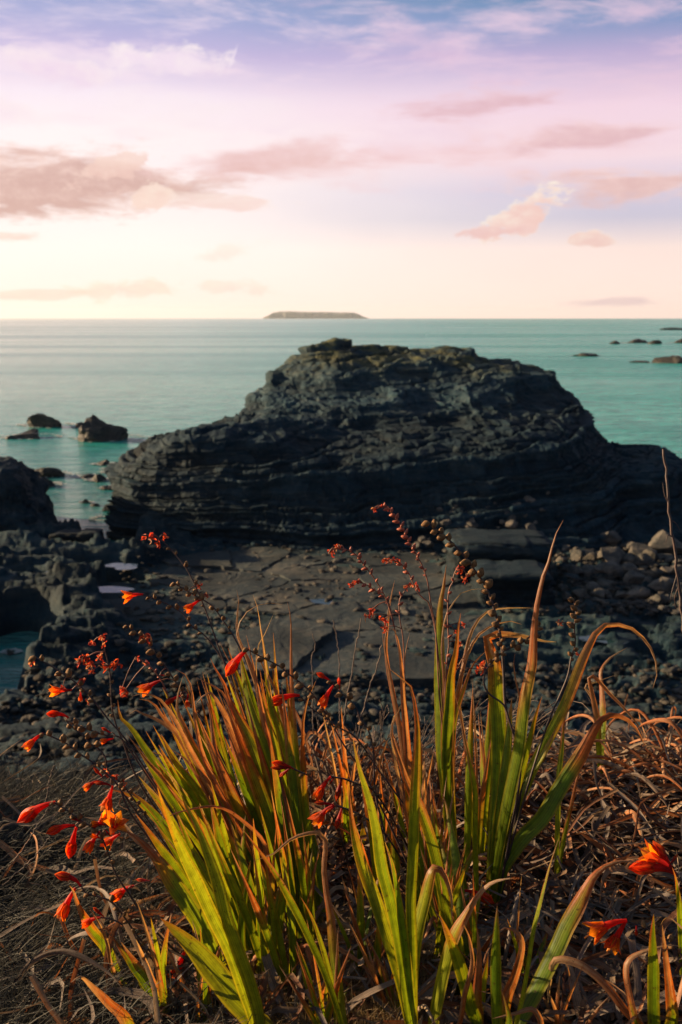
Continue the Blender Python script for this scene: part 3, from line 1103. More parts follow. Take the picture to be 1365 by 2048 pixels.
for _px, _py, _rx, _ry, _lab in [(225, 1104, 0.8, 1.0, 'bright strip of water at the left foot of the layered rock'), (246, 1132, 0.7, 0.6, 'small bright pool below the strip of water'),
                                 (132, 1141, 0.9, 0.4, 'small pool among the dark ribs left of the strip of water'), (205, 1180, 1.3, 0.45, 'thin shallow pool left of the level slabs')]:
    _c = at_z(_px, _py, 0.3)
    _z = float(np.median(shore_z(_c.x + np.linspace(-0.4, 0.4, 9), np.full(9, _c.y)))) + 0.03
    pool(_px, _py, max(0.05, _z), _rx, _ry, _lab, _px)


# pale flecks modelled in place of shimmer round the rocks in the sea
def build_glitter():
    rng = np.random.RandomState(15)
    Vs, Fs = [], []
    n0 = 0
    spots = [(p[0], p[1], p[2]) for p in sea_rocks if p[3] > 8] + [(60, 1030, 40), (205, 1040, 40), (240, 940, 60), (300, 884, 60)]
    for px, py, w in spots:
        c = at_z(px, py, 0.0)
        r = w * c.y / FPX / 2
        for k in range(110):
            a = rng.uniform(0, 6.28)
            d = r * (1.02 + abs(rng.normal(0, 0.28)))
            x, y = c.x + math.cos(a) * d, c.y + 0.6 * r + math.sin(a) * d * 0.8
            sx, sy = rng.uniform(0.05, 0.30) * (c.y / 80), rng.uniform(0.04, 0.14) * (c.y / 80)
            n = 7
            ph = rng.uniform(0, 6.28)
            V = [(x, y, 0.03)] + [(x + math.cos(ph + i * 6.283 / n) * sx * rng.uniform(0.5, 1.2), y + math.sin(ph + i * 6.283 / n) * sy * rng.uniform(0.5, 1.2), 0.03 + 0.0004 * k) for i in range(n)]
            Vs += V
            Fs += [(n0, n0 + 1 + i, n0 + 1 + (i + 1) % n) for i in range(n)]
            n0 += n + 1
    m, T = new_mat('glitter')
    b_ = T.node('ShaderNodeBsdfPrincipled', {'Base Color': (0.55, 0.55, 0.53), 'Roughness': 0.9})
    finish(T, b_.outputs[0])
    o = link('sea_glitter', mesh_np('sea_glitter', Vs, Fs, False), m)
    tag(o, 'flecks of white foam round the rocks in the sea', 'glitter', kind='stuff')


build_glitter()
# ------------------------------------------------------------------ the bank the plants grow on
_cx = [-6, -1.3, -0.87, -0.5, -0.1, 0.3, 0.55, 0.87, 1.4, 6]
_cd = [1.20, 1.30, 1.31, 1.30, 1.30, 1.29, 1.24, 1.20, 1.16, 1.10]


def bank_z(x, y, detail=True):
    x = np.asarray(x, float)
    y = np.asarray(y, float)
    dc = np.interp(x, _cx, _cd)
    yc = 2.5 + 0.08 * np.sin(x * 2.3 + 0.6) + 0.05 * np.sin(x * 5.1)
    t = np.clip((y - 1.2) / (yc - 1.2), 0, 1)
    t = t * t * (3 - 2 * t)
    drop = 1.13 + (dc - 1.13) * t
    over = np.maximum(0, y - yc)
    drop = drop + 1.5 * over ** 2 / (over + 0.35)
    drop = np.where(over > 0, np.minimum(drop, 10.6), drop)
    z = CAM_Z - drop
    # unseen rise of the bank, added on the left to shade the foreground
    rise = np.clip((-x - SHADE_RISE_X) / 1.2, 0, 1)
    z = z + BANK_RISE * rise * rise * (3 - 2 * rise) * np.clip((5.0 - y) / 2.0, 0, 1)
    z = z + 0.4 * np.clip(-2.0 - y, 0, 30)  # unseen hillside added behind the camera to block low sky light
    if detail:
        P = np.stack([x, y, np.zeros_like(x)], axis=-1)
        z = z + 0.035 * fbm(P * 2.2, 4) + 0.012 * fbm(P * 9, 3)
        hum = np.exp(-(((x + 0.75) / 0.4) ** 2 + ((y - 2.25) / 0.3) ** 2))
        z = z + 0.05 * hum
        heap = np.exp(-(((x - 0.85) / 0.45) ** 2 + ((y - 2.45) / 0.22) ** 2))
        z = z + 0.03 * heap
    return z


SHADE_RISE_X, BANK_RISE = 1.2, 0.55


def ground_px(px, py):
    """where the line of sight meets the bank"""
    r = ray(px, py)
    z = CAM_Z - 1.2
    for _ in range(25):
        t = (z - CAM_Z) / r.z
        zn = float(bank_z(np.array([r.x * t]), np.array([r.y * t]))[0])
        z = 0.5 * z + 0.5 * max(zn, CAM_Z - 1.6)
    t = (z - CAM_Z) / r.z
    return CAM + r * t, t


def soil_material():
    m, T = new_mat('dry_soil')
    pos = T.node('ShaderNodeNewGeometry').outputs['Position']
    n = T.noise(pos, 9.0, 8.0, 0.7)
    n2 = T.noise(pos, 60.0, 6.0, 0.7)
    c = T.ramp(n, [(0.35, (0.010, 0.012, 0.012)), (0.6, (0.03, 0.026, 0.02))])
    c = T.mix(T.smooth(n2, 0.45, 0.7, 0, 0.6), c, (0.06, 0.05, 0.035))
    b = T.node('ShaderNodeBump', {'Strength': 0.8, 'Distance': 0.03, 'Height': n2})
    bs = T.node('ShaderNodeBsdfPrincipled', {'Base Color': c, 'Roughness': 0.95, 'Normal': b.outputs[0]})
    finish(T, bs.outputs[0])
    return m


def build_bank():
    xs = np.concatenate([np.linspace(-7, -2.2, 30), np.linspace(-2.15, 2.15, 190), np.linspace(2.2, 7, 30)])
    ys = np.concatenate([np.linspace(-26, 0.6, 40), np.linspace(0.65, 3.2, 130), np.linspace(3.3, 11, 40)])
    X, Y = np.meshgrid(xs, ys, indexing='ij')
    Z = bank_z(X, Y)
    o = link('bank', mesh_np('bank', np.stack([X, Y, Z], -1).reshape(-1, 3), grid_faces(len(xs), len(ys))), soil_material())
    tag(o, 'clifftop bank of dry soil under dead leaves and grass', 'bank', kind='structure')
    return o


bank = build_bank()


# ------------------------------------------------------------------ plant materials
def leaf_material(name, transl, stripes, rough, spec=0.35, warm=(1.25, 1.1, 0.55)):
    m, T = new_mat(name)
    tint = T.node('ShaderNodeAttribute', attribute_name='tint').outputs[0]
    uv = T.node('ShaderNodeUVMap', uv_map='uv').outputs[0]
    pos = T.node('ShaderNodeNewGeometry').outputs['Position']
    st = T.noise(T.mapping(uv, scale=(stripes, 1.2, 1)), 1.0, 3.0, 0.6)
    mott = T.noise(pos, 55.0, 4.0, 0.6)
    blot = T.noise(T.mapping(pos, loc=(5, 3, 1)), 190.0, 2.0, 0.5)
    k = T.math('ADD', T.smooth(st, 0.3, 0.7, 0.55, 1.35), T.smooth(mott, 0.3, 0.7, -0.2, 0.2))
    kk = T.node('ShaderNodeCombineXYZ', {0: k, 1: k, 2: k}).outputs[0]
    c = T.mix(1.0, tint, kk, 'MULTIPLY')
    c = T.mix(T.smooth(blot, 0.63, 0.74, 0, 0.7), c, (0.06, 0.025, 0.01))
    b = T.node('ShaderNodeBump', {'Strength': 0.5, 'Distance': 0.0012, 'Height': st})
    bs = T.node('ShaderNodeBsdfPrincipled', {'Base Color': c, 'Roughness': rough, 'Specular IOR Level': spec, 'Normal': b.outputs[0]})
    tr = T.node('ShaderNodeBsdfTranslucent', {'Color': T.mix(1.0, c, warm, 'MULTIPLY')})
    mx = T.node('ShaderNodeMixShader', {0: transl})
    T.l.new(bs.outputs[0], mx.inputs[1])
    T.l.new(tr.outputs[0], mx.inputs[2])
    finish(T, mx.outputs[0])
    return m


M_LEAF = leaf_material('blade_leaf', 0.5, 13.0, 0.42)
M_DEAD = leaf_material('dead_leaf', 0.25, 16.0, 0.7, 0.2, (1.1, 1.0, 0.85))
M_GRASS = leaf_material('dry_grass', 0.3, 2.0, 0.7, 0.2, (1.1, 1.0, 0.8))
M_PETAL = leaf_material('petal', 0.6, 7.0, 0.5, 0.3, (1.15, 1.0, 0.7))


def plain_material(name, c1, c2, scale=60.0, rough=0.6):
    m, T = new_mat(name)
    pos = T.node('ShaderNodeNewGeometry').outputs['Position']
    n = T.noise(pos, scale, 5.0, 0.65)
    c = T.ramp(n, [(0.35, c1), (0.65, c2)])
    b = T.node('ShaderNodeBump', {'Strength': 0.5, 'Distance': 0.002, 'Height': n})
    bs = T.node('ShaderNodeBsdfPrincipled', {'Base Color': c, 'Roughness': rough, 'Normal': b.outputs[0]})
    finish(T, bs.outputs[0])
    return m


M_STEM = plain_material('dark_stem', (0.022, 0.014, 0.014), (0.075, 0.04, 0.032))
M_STEM_RED = plain_material('red_dry_stem', (0.09, 0.03, 0.02), (0.24, 0.085, 0.045))
M_POD = plain_material('seed_pod', (0.08, 0.038, 0.012), (0.26, 0.13, 0.04), 150.0, 0.85)
M_POD_RED = plain_material('dry_bract', (0.20, 0.04, 0.02), (0.45, 0.11, 0.05), 150.0)
M_TWIG = plain_material('grey_twig', (0.06, 0.045, 0.04), (0.2, 0.15, 0.12), 80.0, 0.85)
M_STAMEN = plain_material('stamen', (0.6, 0.2, 0.02), (0.8, 0.35, 0.05))

GREEN = np.array([0.10, 0.185, 0.008])
YELLOW = np.array([0.30, 0.32, 0.012])
ORANGE = np.array([0.42, 0.115, 0.010])
RUST = np.array([0.27, 0.060, 0.018])
BROWN = np.array([0.12, 0.072, 0.044])
TAN = np.array([0.46, 0.32, 0.18])
GREYB = np.array([0.19, 0.155, 0.13])


def sstep(v, a, b):
    t = np.clip((v - a) / (b - a), 0, 1)
    return t * t * (3 - 2 * t)


def spline(P, n):
    """even resample of a Catmull-Rom curve"""
    P = np.asarray(P, float)
    C = catmull(P, max(80, 14 * len(P)))
    s = np.concatenate([[0], np.cumsum(np.linalg.norm(np.diff(C, axis=0), axis=1))])
    t = np.linspace(0, s[-1], n)
    return np.stack([np.interp(t, s, C[:, k]) for k in range(3)], axis=1), s[-1]


def ribbon(C, width, w, rng, view=None, phi=0.0, twist=0.0, fold=0.18, tipcol=None, pale=0.0, curl=1.1, base_w=0.6, yellow=0.25, kinds='leaf'):
    """a sword leaf along the centre line C (n,3); w is the share of its length still green"""
    n = len(C)
    t = np.linspace(0, 1, n)
    T = np.gradient(C, axis=0)
    T /= np.linalg.norm(T, axis=1, keepdims=True) + 1e-9
    V = (C - np.array(CAM)) if view is None else np.tile(np.asarray(view, float), (n, 1))
    S = np.cross(T, V)
    ln = np.linalg.norm(S, axis=1, keepdims=True)
    S = S / (ln + 1e-9)
    # keep the sides from flipping
    for i in range(1, n):
        if np.dot(S[i], S[i - 1]) < 0:
            S[i] = -S[i]
    N = np.cross(S, T)
    ang = phi + twist * t
    ca, sa = np.cos(ang)[:, None], np.sin(ang)[:, None]
    S, N = S * ca + N * sa, N * ca - S * sa
    s = np.array([-1, -0.62, -0.3, 0, 0.3, 0.62, 1.0])
    ridge = np.array([0.0, 0.10, -0.05, 0.12, -0.05, 0.10, 0.0])
    dry_t = sstep(t, w - 0.05, w + 0.2) if w < 0.995 else np.zeros(n)
    prof = (base_w + (1 - base_w) * sstep(t, 0, 0.35)) * np.clip((1.0 - t) / 0.34, 0.0, 1.0) ** 0.75
    prof = np.maximum(prof, 0.03)
    wd = width * prof * (1 - 0.28 * dry_t)
    wd = wd / max(0.55, abs(math.cos(phi)))
    seedv = rng.uniform(0, 100)
    wav = 0.10 * np.sin(t * rng.uniform(8, 16) + rng.uniform(0, 6)) * dry_t
    verts = np.zeros((n, 7, 3))
    col = np.zeros((n, 7, 3))
    tt, ss = np.meshgrid(t, s, indexing='ij')
    nz = fbm(np.stack([tt * 6 + seedv, ss * 1.5, np.zeros_like(tt) + seedv], -1), 3)
    nf = fbm(np.stack([tt * 3, ss * 5, np.zeros_like(tt) + seedv + 3], -1), 3)
    kap = (curl * dry_t + 0.02)[:, None] * np.ones(7)
    off_x = np.sin(kap * s) / kap
    off_z = (1 - np.cos(kap * s)) / kap
    fz = fold * (1 - dry_t)[:, None] * np.abs(s)[None, :] + ridge[None, :] * 1.0 + wav[:, None] * s[None, :]
    verts = C[:, None, :] + S[:, None, :] * (off_x * wd[:, None] / 2)[..., None] + N[:, None, :] * ((off_z * 0.9 + fz) * wd[:, None] / 2)[..., None]
    D = sstep(tt + 0.16 * nz + 0.10 * (np.abs(ss) - 0.5), w - 0.10, w + 0.07) if w < 0.995 else np.zeros_like(tt)
    if w <= 0.02:
        D = np.ones_like(tt)
    g = np.clip(yellow + 0.5 * nf + 0.45 * sstep(tt, 0.45, 0.9) * (0.5 if w > 0.9 else 0.3), 0, 1)[..., None]
    green = GREEN * (1 - g) + YELLOW * g
    edge = (np.abs(ss) > 0.9)[..., None] * 0.5
    green = green * (1 - edge) + (0.5 * YELLOW + 0.5 * ORANGE) * edge
    tipc = TAN if tipcol is None else tipcol
    dd = sstep(tt + 0.2 * nf, w + 0.1, 1.05)[..., None] if w > 0.02 else np.clip(0.45 + 0.6 * nf, 0, 1)[..., None]
    if kinds == 'dead':
        a, b = [(GREYB, TAN * 0.95), (GREYB * 0.6, GREYB * 1.5), (BROWN * 0.7, GREYB * 1.3), (BROWN, BROWN * 0.5 + RUST * 0.5)][rng.choice((0, 0, 1, 1, 2, 2, 3))]
        dry = a * (1 - dd) + b * dd
    else:
        pale = min(1.0, pale * 1.2 + 0.1)
        dry = (ORANGE * 0.4 + RUST * 0.6) * (1 - dd) + (RUST * (1 - pale) + tipc * pale) * dd
        sk = np.clip(0.15 + 1.3 * nf, 0, 0.55)[..., None]
        dry = dry * (1 - sk) + (0.6 * TAN + 0.4 * BROWN) * sk
    D3 = D[..., None]
    trans = np.clip(4 * D3 * (1 - D3), 0, 1)
    col = green * (1 - D3) + dry * D3
    col = col * (1 - 0.55 * trans) + (0.45 * YELLOW + 0.55 * ORANGE) * 0.55 * trans
    pb = sstep(tt, 0.10, 0.0)[..., None] * 0.6
    col = col * (1 - pb) + (0.5 * TAN + 0.5 * BROWN) * pb
    col = col * (1 + 0.18 * nz[..., None])
    uv = np.stack([(ss + 1) / 2, tt], -1)
    return verts.reshape(-1, 3), grid_faces(n, 7), np.clip(col, 0.002, 1).reshape(-1, 3), uv.reshape(-1, 2)


def mean_px(d):
    return d / FPX


def empty(name, loc, label, cat, group=None):
    o = bpy.data.objects.new(name, None)
    o.empty_display_size = 0.05
    COL.objects.link(o)
    o.location = loc
    tag(o, label, cat, group)
    return o


def child(name, V, F, mat, root, col=None, uv=None, parent=None):
    me = mesh_np(name, np.asarray(V) - np.array(root.location), F, True, col, uv)
    o = link(name, me, mat, parent or root)
    return o


def px_curve(pts, d0, dd, n, dmid=0.0):
    """centre line through spots of the photograph, depth going from d0 at the base to d0+dd at the tip"""
    P = []
    L = [0.0]
    for a, b in zip(pts[:-1], pts[1:]):
        L.append(L[-1] + math.hypot(b[0] - a[0], b[1] - a[1]))
    for (x, y), l in zip(pts, L):
        t = l / L[-1]
        P.append(at(x, y, d0 + dd * t + dmid * 4 * t * (1 - t)))
    C, ln = spline(np.array([p[:] for p in P]), n)
    return C


LRNG = random.Random(21)


def leaf_fan(base, label, leaves, dd=0.0, fill=()):
    """leaves: (green share, width in px, [(x, y) from tip to foot], pale tip, yellowness)"""
    g, d0 = ground_px(*base)
    root = empty('leaf_fan', g, label, 'plant', 'sword leaved plants on the bank')
    foot = np.array(g)
    for lf in list(leaves) + list(fill):
        w, wid, pts = lf[0], lf[1], lf[2]
        pale = lf[3] if len(lf) > 3 else 0.35
        yel = lf[4] if len(lf) > 4 else 0.22
        pts = list(reversed(pts))
        fx = base[0] + LRNG.uniform(-9, 9)
        fy = base[1] + LRNG.uniform(-8, 8)
        if math.hypot(pts[0][0] - fx, pts[0][1] - fy) > 14:
            pts = [(fx, fy)] + pts
        dtip = dd + LRNG.uniform(-0.10, 0.10)
        C = px_curve(pts, d0, dtip, 30, LRNG.uniform(-0.03, 0.03))
        phi = LRNG.uniform(-0.55, 0.55)
        V, F, col, uv = ribbon(C, wid * d0 / FPX, w, LRNG, phi=phi, twist=LRNG.uniform(-0.5, 0.5), fold=LRNG.uniform(0.1, 0.3), pale=pale, yellow=yel,
                               curl=LRNG.uniform(0.5, 1.3))
        child('leaf', V, F, M_LEAF, root, col, uv)
    return root


# ------------------------------------------------------------------ tubes, pods, flowers
def tube(C, r0, r1, sides=6):
    n = len(C)
    T = np.gradient(C, axis=0)
    T /= np.linalg.norm(T, axis=1, keepdims=True) + 1e-9
    ref = np.array([0.3, 1.0, 0.1])
    A = np.cross(T, ref)
    A /= np.linalg.norm(A, axis=1, keepdims=True) + 1e-9
    B = np.cross(T, A)
    a = np.arange(sides + 1) * 2 * math.pi / sides
    r = np.linspace(r0, r1, n)
    V = C[:, None, :] + r[:, None, None] * (np.cos(a)[None, :, None] * A[:, None, :] + np.sin(a)[None, :, None] * B[:, None, :])
    return V.reshape(-1, 3), grid_faces(n, sides + 1)


def pod_mesh(seed):
    rng = np.random.RandomState(seed)
    bm = bmesh.new()
    bmesh.ops.create_uvsphere(bm, u_segments=12, v_segments=8, radius=1.0)
    V = np.array([v.co[:] for v in bm.verts])
    th = np.arctan2(V[:, 1], V[:, 0])
    lobe = 1 + 0.16 * np.cos(3 * th) * (1 - V[:, 2] ** 2)
    V[:, :2] *= lobe[:, None]
    V[:, 2] *= 1.08
    V[:, 2] += 0.35 * np.clip(V[:, 2] - 0.85, 0, 1) * 3
    V *= (1 + 0.16 * fbm(V * 1.7 + seed, 3))[:, None]
    for v, c in zip(bm.verts, V):
        v.co = c
    # withered calyx at the foot
    for k in range(3):
        a = 2.1 * k + rng.uniform(0, 1)
        q = [bm.verts.new((math.cos(a + s) * r, math.sin(a + s) * r, z)) for s, r, z in ((-0.5, 0.5, -0.9), (0.5, 0.5, -0.9), (0.1, 1.15, 0.0), (-0.1, 1.15, 0.0))]
        bm.faces.new(q)
    me = bpy.data.meshes.new('seed_pod')
    bm.to_mesh(me)
    bm.free()
    me.polygons.foreach_set('use_smooth', np.ones(len(me.polygons), dtype=bool))
    return me


PODS = [pod_mesh(i) for i in range(4)]
PODS_RED = []
for q in PODS:
    q.materials.append(M_POD)
    c = q.copy()
    c.materials.clear()
    c.materials.append(M_POD_RED)
    PODS_RED.append(c)


def petal(C, width, rng, color, n=9):
    t = np.linspace(0, 1, n)
    return C, t


RED = np.array([0.66, 0.020, 0.014])
CRIM = np.array([0.40, 0.008, 0.022])
ORNG = np.array([0.80, 0.17, 0.006])


def make_flower(root, base, mouth, kind, rng, up=0.45):
    """a curved funnel and six petals; base and mouth are points in space"""
    base, mouth = np.array(base), np.array(mouth)
    ax = (mouth - base) * 1.12
    mouth = base + ax
    L = np.linalg.norm(ax)
    A0 = ax / L
    upv = np.array(CU)
    P1 = base + ax * 0.42 + (upv - A0 * np.dot(upv, A0)) * L * 0.22 * up
    q = lambda t: (1 - t)[:, None] ** 2 * base + (2 * t * (1 - t))[:, None] * P1 + (t ** 2)[:, None] * mouth
    tt = np.linspace(0, 0.62, 9)
    C = q(tt)
    T = np.gradient(C, axis=0)
    T /= np.linalg.norm(T, axis=1, keepdims=True)
    closed = kind in ('c', 'b')
    rad = L * np.interp(tt, [0, 0.12, 0.35, 0.62], [0.045, 0.045, 0.075, 0.115 if closed else 0.10])
    e1 = np.cross(T, np.array([0.2, 0.1, 1.0]))
    e1 /= np.linalg.norm(e1, axis=1, keepdims=True)
    e2 = np.cross(T, e1)
    a = np.arange(9) * 2 * math.pi / 8
    V = C[:, None, :] + rad[:, None, None] * (np.cos(a)[None, :, None] * e1[:, None] + np.sin(a)[None, :, None] * e2[:, None])
    base_col = CRIM if kind == 'b' or rng.random() < 0.2 else RED
    k = np.linspace(0, 1, 9)[:, None, None] * np.ones((1, 9, 1))
    col = (base_col * 0.9) * (1 - 0.35 * k) + (base_col * 0.7 + ORNG * 0.3) * 0.35 * k
    uv = np.stack(np.meshgrid(np.linspace(0, 1, 9), np.linspace(0, 1, 9), indexing='ij'), -1)[..., ::-1]
    fl = child('flower', V.reshape(-1, 3), grid_faces(9, 9), M_PETAL, root, col.reshape(-1, 3), uv.reshape(-1, 2))
    flare = {'o': 0.42, 'h': 0.2, 'c': 0.035, 'b': 0.0, 's': 0.75}[kind]
    n = 11
    u = np.linspace(0, 1, n)
    A, E1, E2 = T[-1], e1[-1], e2[-1]
    ph = rng.uniform(0, 6.28)
    org = C[-2]
    Lp = L * (0.52 if kind != 's' else 0.5)
    s = np.array([-1, -0.5, 0, 0.5, 1.0])
    for i in range(6):
        th = ph + i * math.pi / 3 + rng.uniform(-0.08, 0.08)
        rd = math.cos(th) * E1 + math.sin(th) * E2
        tg = np.cross(A, rd)
        fl_i = flare * rng.uniform(0.75, 1.25)
        lp = Lp * rng.uniform(0.9, 1.08)
        inner = 0.0 if i % 2 else 0.012
        cz = lp * (u - 0.35 * fl_i * u ** 2.2)
        cr = 0.095 * L - inner * L + lp * fl_i * u ** 1.7 - (0.10 * L * u ** 2 if closed else 0)
        wd = L * 0.118 * (0.62 + 0.6 * np.sin(np.pi * np.clip(u, 0, 1) ** 0.9)) * np.clip((1.02 - u) / 0.35, 0, 1) ** 0.6
        if kind == 'b':
            wd = wd * 0.7
        cup = 0.45
        PV = org + cz[:, None, None] * A + (cr[:, None] + cup * wd[:, None] * (1 - np.abs(s)[None, :] ** 1.6) * 0.35)[..., None] * rd + (wd[:, None] * s[None, :])[..., None] * tg
        jit = 0.02 * L * fbm(PV * 60 + i, 2)
        PV = PV + jit[..., None] * rd
        mixc = np.clip(0.25 + (0.55 if kind in 'ohs' else 0.0) * u[:, None] * (0.6 + 0.4 * rng.random()) + 0.1 * np.abs(s)[None, :], 0, 1)[..., None]
        if kind in 'ohs' and rng.random() < 0.4:
            mixc = np.clip(mixc + 0.2, 0, 1)
        tone = ORNG if i % 2 else np.array([0.85, 0.30, 0.010])
        if i % 2 == 0 and kind in 'ohs':
            mixc = np.clip(mixc + 0.25, 0, 1)
        pc = base_col * (1 - mixc) + tone * mixc
        uv = np.stack(np.meshgrid(u, (s + 1) / 2, indexing='ij'), -1)[..., ::-1]
        child('petal', PV.reshape(-1, 3), grid_faces(n, 5), M_PETAL, root, pc.reshape(-1, 3), uv.reshape(-1, 2), parent=fl)
    if kind in 'ohs':
        for i in range(3):
            e = org + A * L * rng.uniform(0.42, 0.58) + (E1 * rng.uniform(-1, 1) + E2 * rng.uniform(-1, 1)) * L * 0.06
            SC_, _ = spline(np.array([org, (org + e) / 2 + E1 * L * 0.02, e]), 6)
            V, F = tube(SC_, L * 0.012, L * 0.018, 5)
            child('stamen', V, F, M_STAMEN, root, parent=fl)
    return fl


def make_withered(root, c, size, rng, mat_col=None):
    """a shrivelled flower: a few twisted dry petals in a clump"""
    Vs, Fs, Cs, Us = [], [], [], []
    n0 = 0
    for k in range(rng.randint(6, 9)):
        d = np.array([rng.gauss(0, 1), rng.gauss(0, 1), rng.gauss(-0.25, 1)])
        d /= np.linalg.norm(d)
        e = np.array([rng.gauss(0, 1), rng.gauss(0, 1), rng.gauss(0, 1)]) * 0.4
        l = size * rng.uniform(0.45, 1.0)
        st = np.array(c) + np.array([rng.gauss(0, 1) for _ in range(3)]) * size * 0.15
        C, _ = spline(np.array([st, st + d * l * 0.5 + e * l * 0.4, st + d * l * 0.8 - e * l * 0.3 + np.array([0, 0, -0.2 * l])]), 8)
        V, F, col, uv = ribbon(C, size * 0.5, 0.0, rng, phi=rng.uniform(-1, 1), twist=rng.uniform(-3, 3), curl=1.4, base_w=0.5)
        t = rng.random()
        pc = (np.array([0.62, 0.10, 0.03]) * (1 - t) + np.array([0.5, 0.05, 0.03]) * t)
        if rng.random() < 0.25:
            pc = np.array([0.6, 0.30, 0.16])
        col = np.tile(pc, (len(V), 1)) * np.array([rng.uniform(0.7, 1.1)])
        Vs.append(V)
        Fs.append(F + n0)
        Cs.append(col)
        Us.append(uv)
        n0 += len(V)
    return child('withered_flower', np.concatenate(Vs), np.concatenate(Fs), M_PETAL, root, np.concatenate(Cs), np.concatenate(Us))


FRNG = random.Random(8)


def flower_stem(label, pts, pods=None, flowers=(), withered=(), r=(2.2, 1.1), red=False, foot=None, dd=0.0, pod_px=12.5, gap=15.0, podskip=0.12):
    """pts run from the tip down to the foot; pods = (from, to) as shares of the length from the tip"""
    pts = [tuple(map(float, p)) for p in pts]
    fpt = foot or pts[-1]
    g, d0 = ground_px(*fpt)
    if foot:
        pts = pts + [foot]
    root = empty('flower_stem', g, label, 'flower', 'arching flower stems')
    px = list(reversed(pts))
    C = px_curve(px, d0, dd, 70)
    k = d0 / FPX
    V, F = tube(C, r[0] * k * 1.2, r[1] * k * 1.35)
    child('stem', V, F, M_STEM_RED if red else M_STEM, root)
    C = C[::-1]          # from the tip
    s = np.concatenate([[0], np.cumsum(np.linalg.norm(np.diff(C, axis=0), axis=1))])

    def point(l):
        p = np.array([np.interp(l, s, C[:, a]) for a in range(3)])
        q = np.array([np.interp(l + 0.01, s, C[:, a]) for a in range(3)])
        t = p - q
        return p, t / (np.linalg.norm(t) + 1e-9)
    if pods:
        l = s[-1] * pods[0]
        side = 1
        end = s[-1] * pods[1]
        while l < end:
            p, t = point(l)
            f = (l / s[-1] - pods[0]) / max(1e-6, pods[1] - pods[0])
            sz = pod_px * k * 0.5 * FRNG.uniform(0.8, 1.12) * (0.75 + 0.35 * math.sin(math.pi * min(1, 0.15 + f * 0.9)))
            if red:
                sz *= 0.55
            lat = np.cross(t, np.array(CF))
            lat /= np.linalg.norm(lat) + 1e-9
            dv = lat * side * FRNG.uniform(0.75, 1.0) + t * 0.55 + np.array(CF) * FRNG.uniform(-0.5, 0.5)
            dv /= np.linalg.norm(dv)
            if FRNG.random() > podskip:
                o = link('seed_pod', FRNG.choice(PODS_RED if red else PODS), None, root)
                o.location = Vector(p + dv * sz * 0.95) - root.location
                o.rotation_euler = Vector(dv).to_track_quat('Z', 'Y').to_euler()
                q = sz * FRNG.uniform(0.75, 1.0)
                o.scale = (q, q * FRNG.uniform(0.85, 1.1), sz * (1.5 if red else FRNG.uniform(0.9, 1.2)))
            side = -side
            l += gap * k * FRNG.uniform(0.75, 1.25) * 0.9
    for fl in flowers:
        ax, ay, mx, my, kind = fl[:5]
        i = int(np.argmin([(CAM_px(c)[0] - ax) ** 2 + (CAM_px(c)[1] - ay) ** 2 for c in C[::3]])) * 3
        p = C[i]
        d = float(np.dot(p - np.array(CAM), np.array(CF)))
        q = CAM_px(p)
        a3 = at(ax, ay, d)
        if kind == 's':
            m3 = at(mx, my, d - 0.028)
        else:
            m3 = at(mx, my, d + FRNG.uniform(-0.012, 0.012))
        if math.hypot(q[0] - ax, q[1] - ay) > 6:
            Cq, _ = spline(np.array([p, (p + np.array(a3)) / 2 + np.array([0, 0, 0.004]), np.array(a3)]), 8)
            V, F = tube(Cq, 1.3 * k, 1.0 * k)
            child('flower_stalk', V, F, M_STEM_RED, root)
        make_flower(root, a3, m3, kind, FRNG, fl[5] if len(fl) > 5 else 0.6)
    for wx, wy, ws in withered:
        i = int(np.argmin([(CAM_px(c)[0] - wx) ** 2 + (CAM_px(c)[1] - wy) ** 2 for c in C[::3]])) * 3
        p = C[i]
        d = float(np.dot(p - np.array(CAM), np.array(CF)))
        c3 = np.array(at(wx, wy, d + FRNG.uniform(-0.01, 0.01)))
        q = CAM_px(p)
        if math.hypot(q[0] - wx, q[1] - wy) > 7:
            Cq, _ = spline(np.array([p, (p + c3) / 2 + np.array([0, 0, 0.005]), c3]), 8)
            V, F = tube(Cq, 1.1 * k, 0.9 * k)
            child('flower_stalk', V, F, M_STEM_RED, root)
        make_withered(root, c3, ws * k, FRNG)
    return root


def CAM_px(p):
    v = Vector(p) - CAM
    d = v.dot(CF)
    return (682.5 + FPX * v.dot(CX) / d, 1024 - FPX * v.dot(CU) / d)
# ------------------------------------------------------------------ leaf fans
def rnd_leaves(n, tips, foot, seed, wr=(0.3, 0.95), widr=(14, 26), sag=40, cx=(-12, 12)):
    """extra leaves of a fan, tips strewn along a line of the photograph"""
    rg = random.Random(seed)
    out = []
    for i in range(n):
        t = (i + rg.random()) / n
        x = np.interp(t, np.linspace(0, 1, len(tips)), [p[0] for p in tips]) + rg.uniform(-18, 18)
        y = np.interp(t, np.linspace(0, 1, len(tips)), [p[1] for p in tips]) + rg.uniform(-60, 60)
        fx, fy = foot[0] + rg.uniform(-25, 25), foot[1] + rg.uniform(-10, 10)
        b = rg.uniform(0.3, 1.0) * sag
        nx, ny = -(fy - y), (fx - x)
        L = math.hypot(nx, ny)
        sgn = -1 if x < fx else 1
        m = lambda f, k: (x + (fx - x) * f + sgn * abs(nx) / L * 0 + (b * k) * ny / L * 0.0 + sgn * b * k * 0.8, y + (fy - y) * f - b * k * 0.35)
        w = rg.uniform(*wr)
        out.append((w, rg.uniform(*widr), [(x, y), m(0.25, -0.45), m(0.5, -0.7), m(0.75, -0.45), (fx, fy)], rg.uniform(0.1, 0.7), rg.uniform(0.05, 0.5)))
    return out


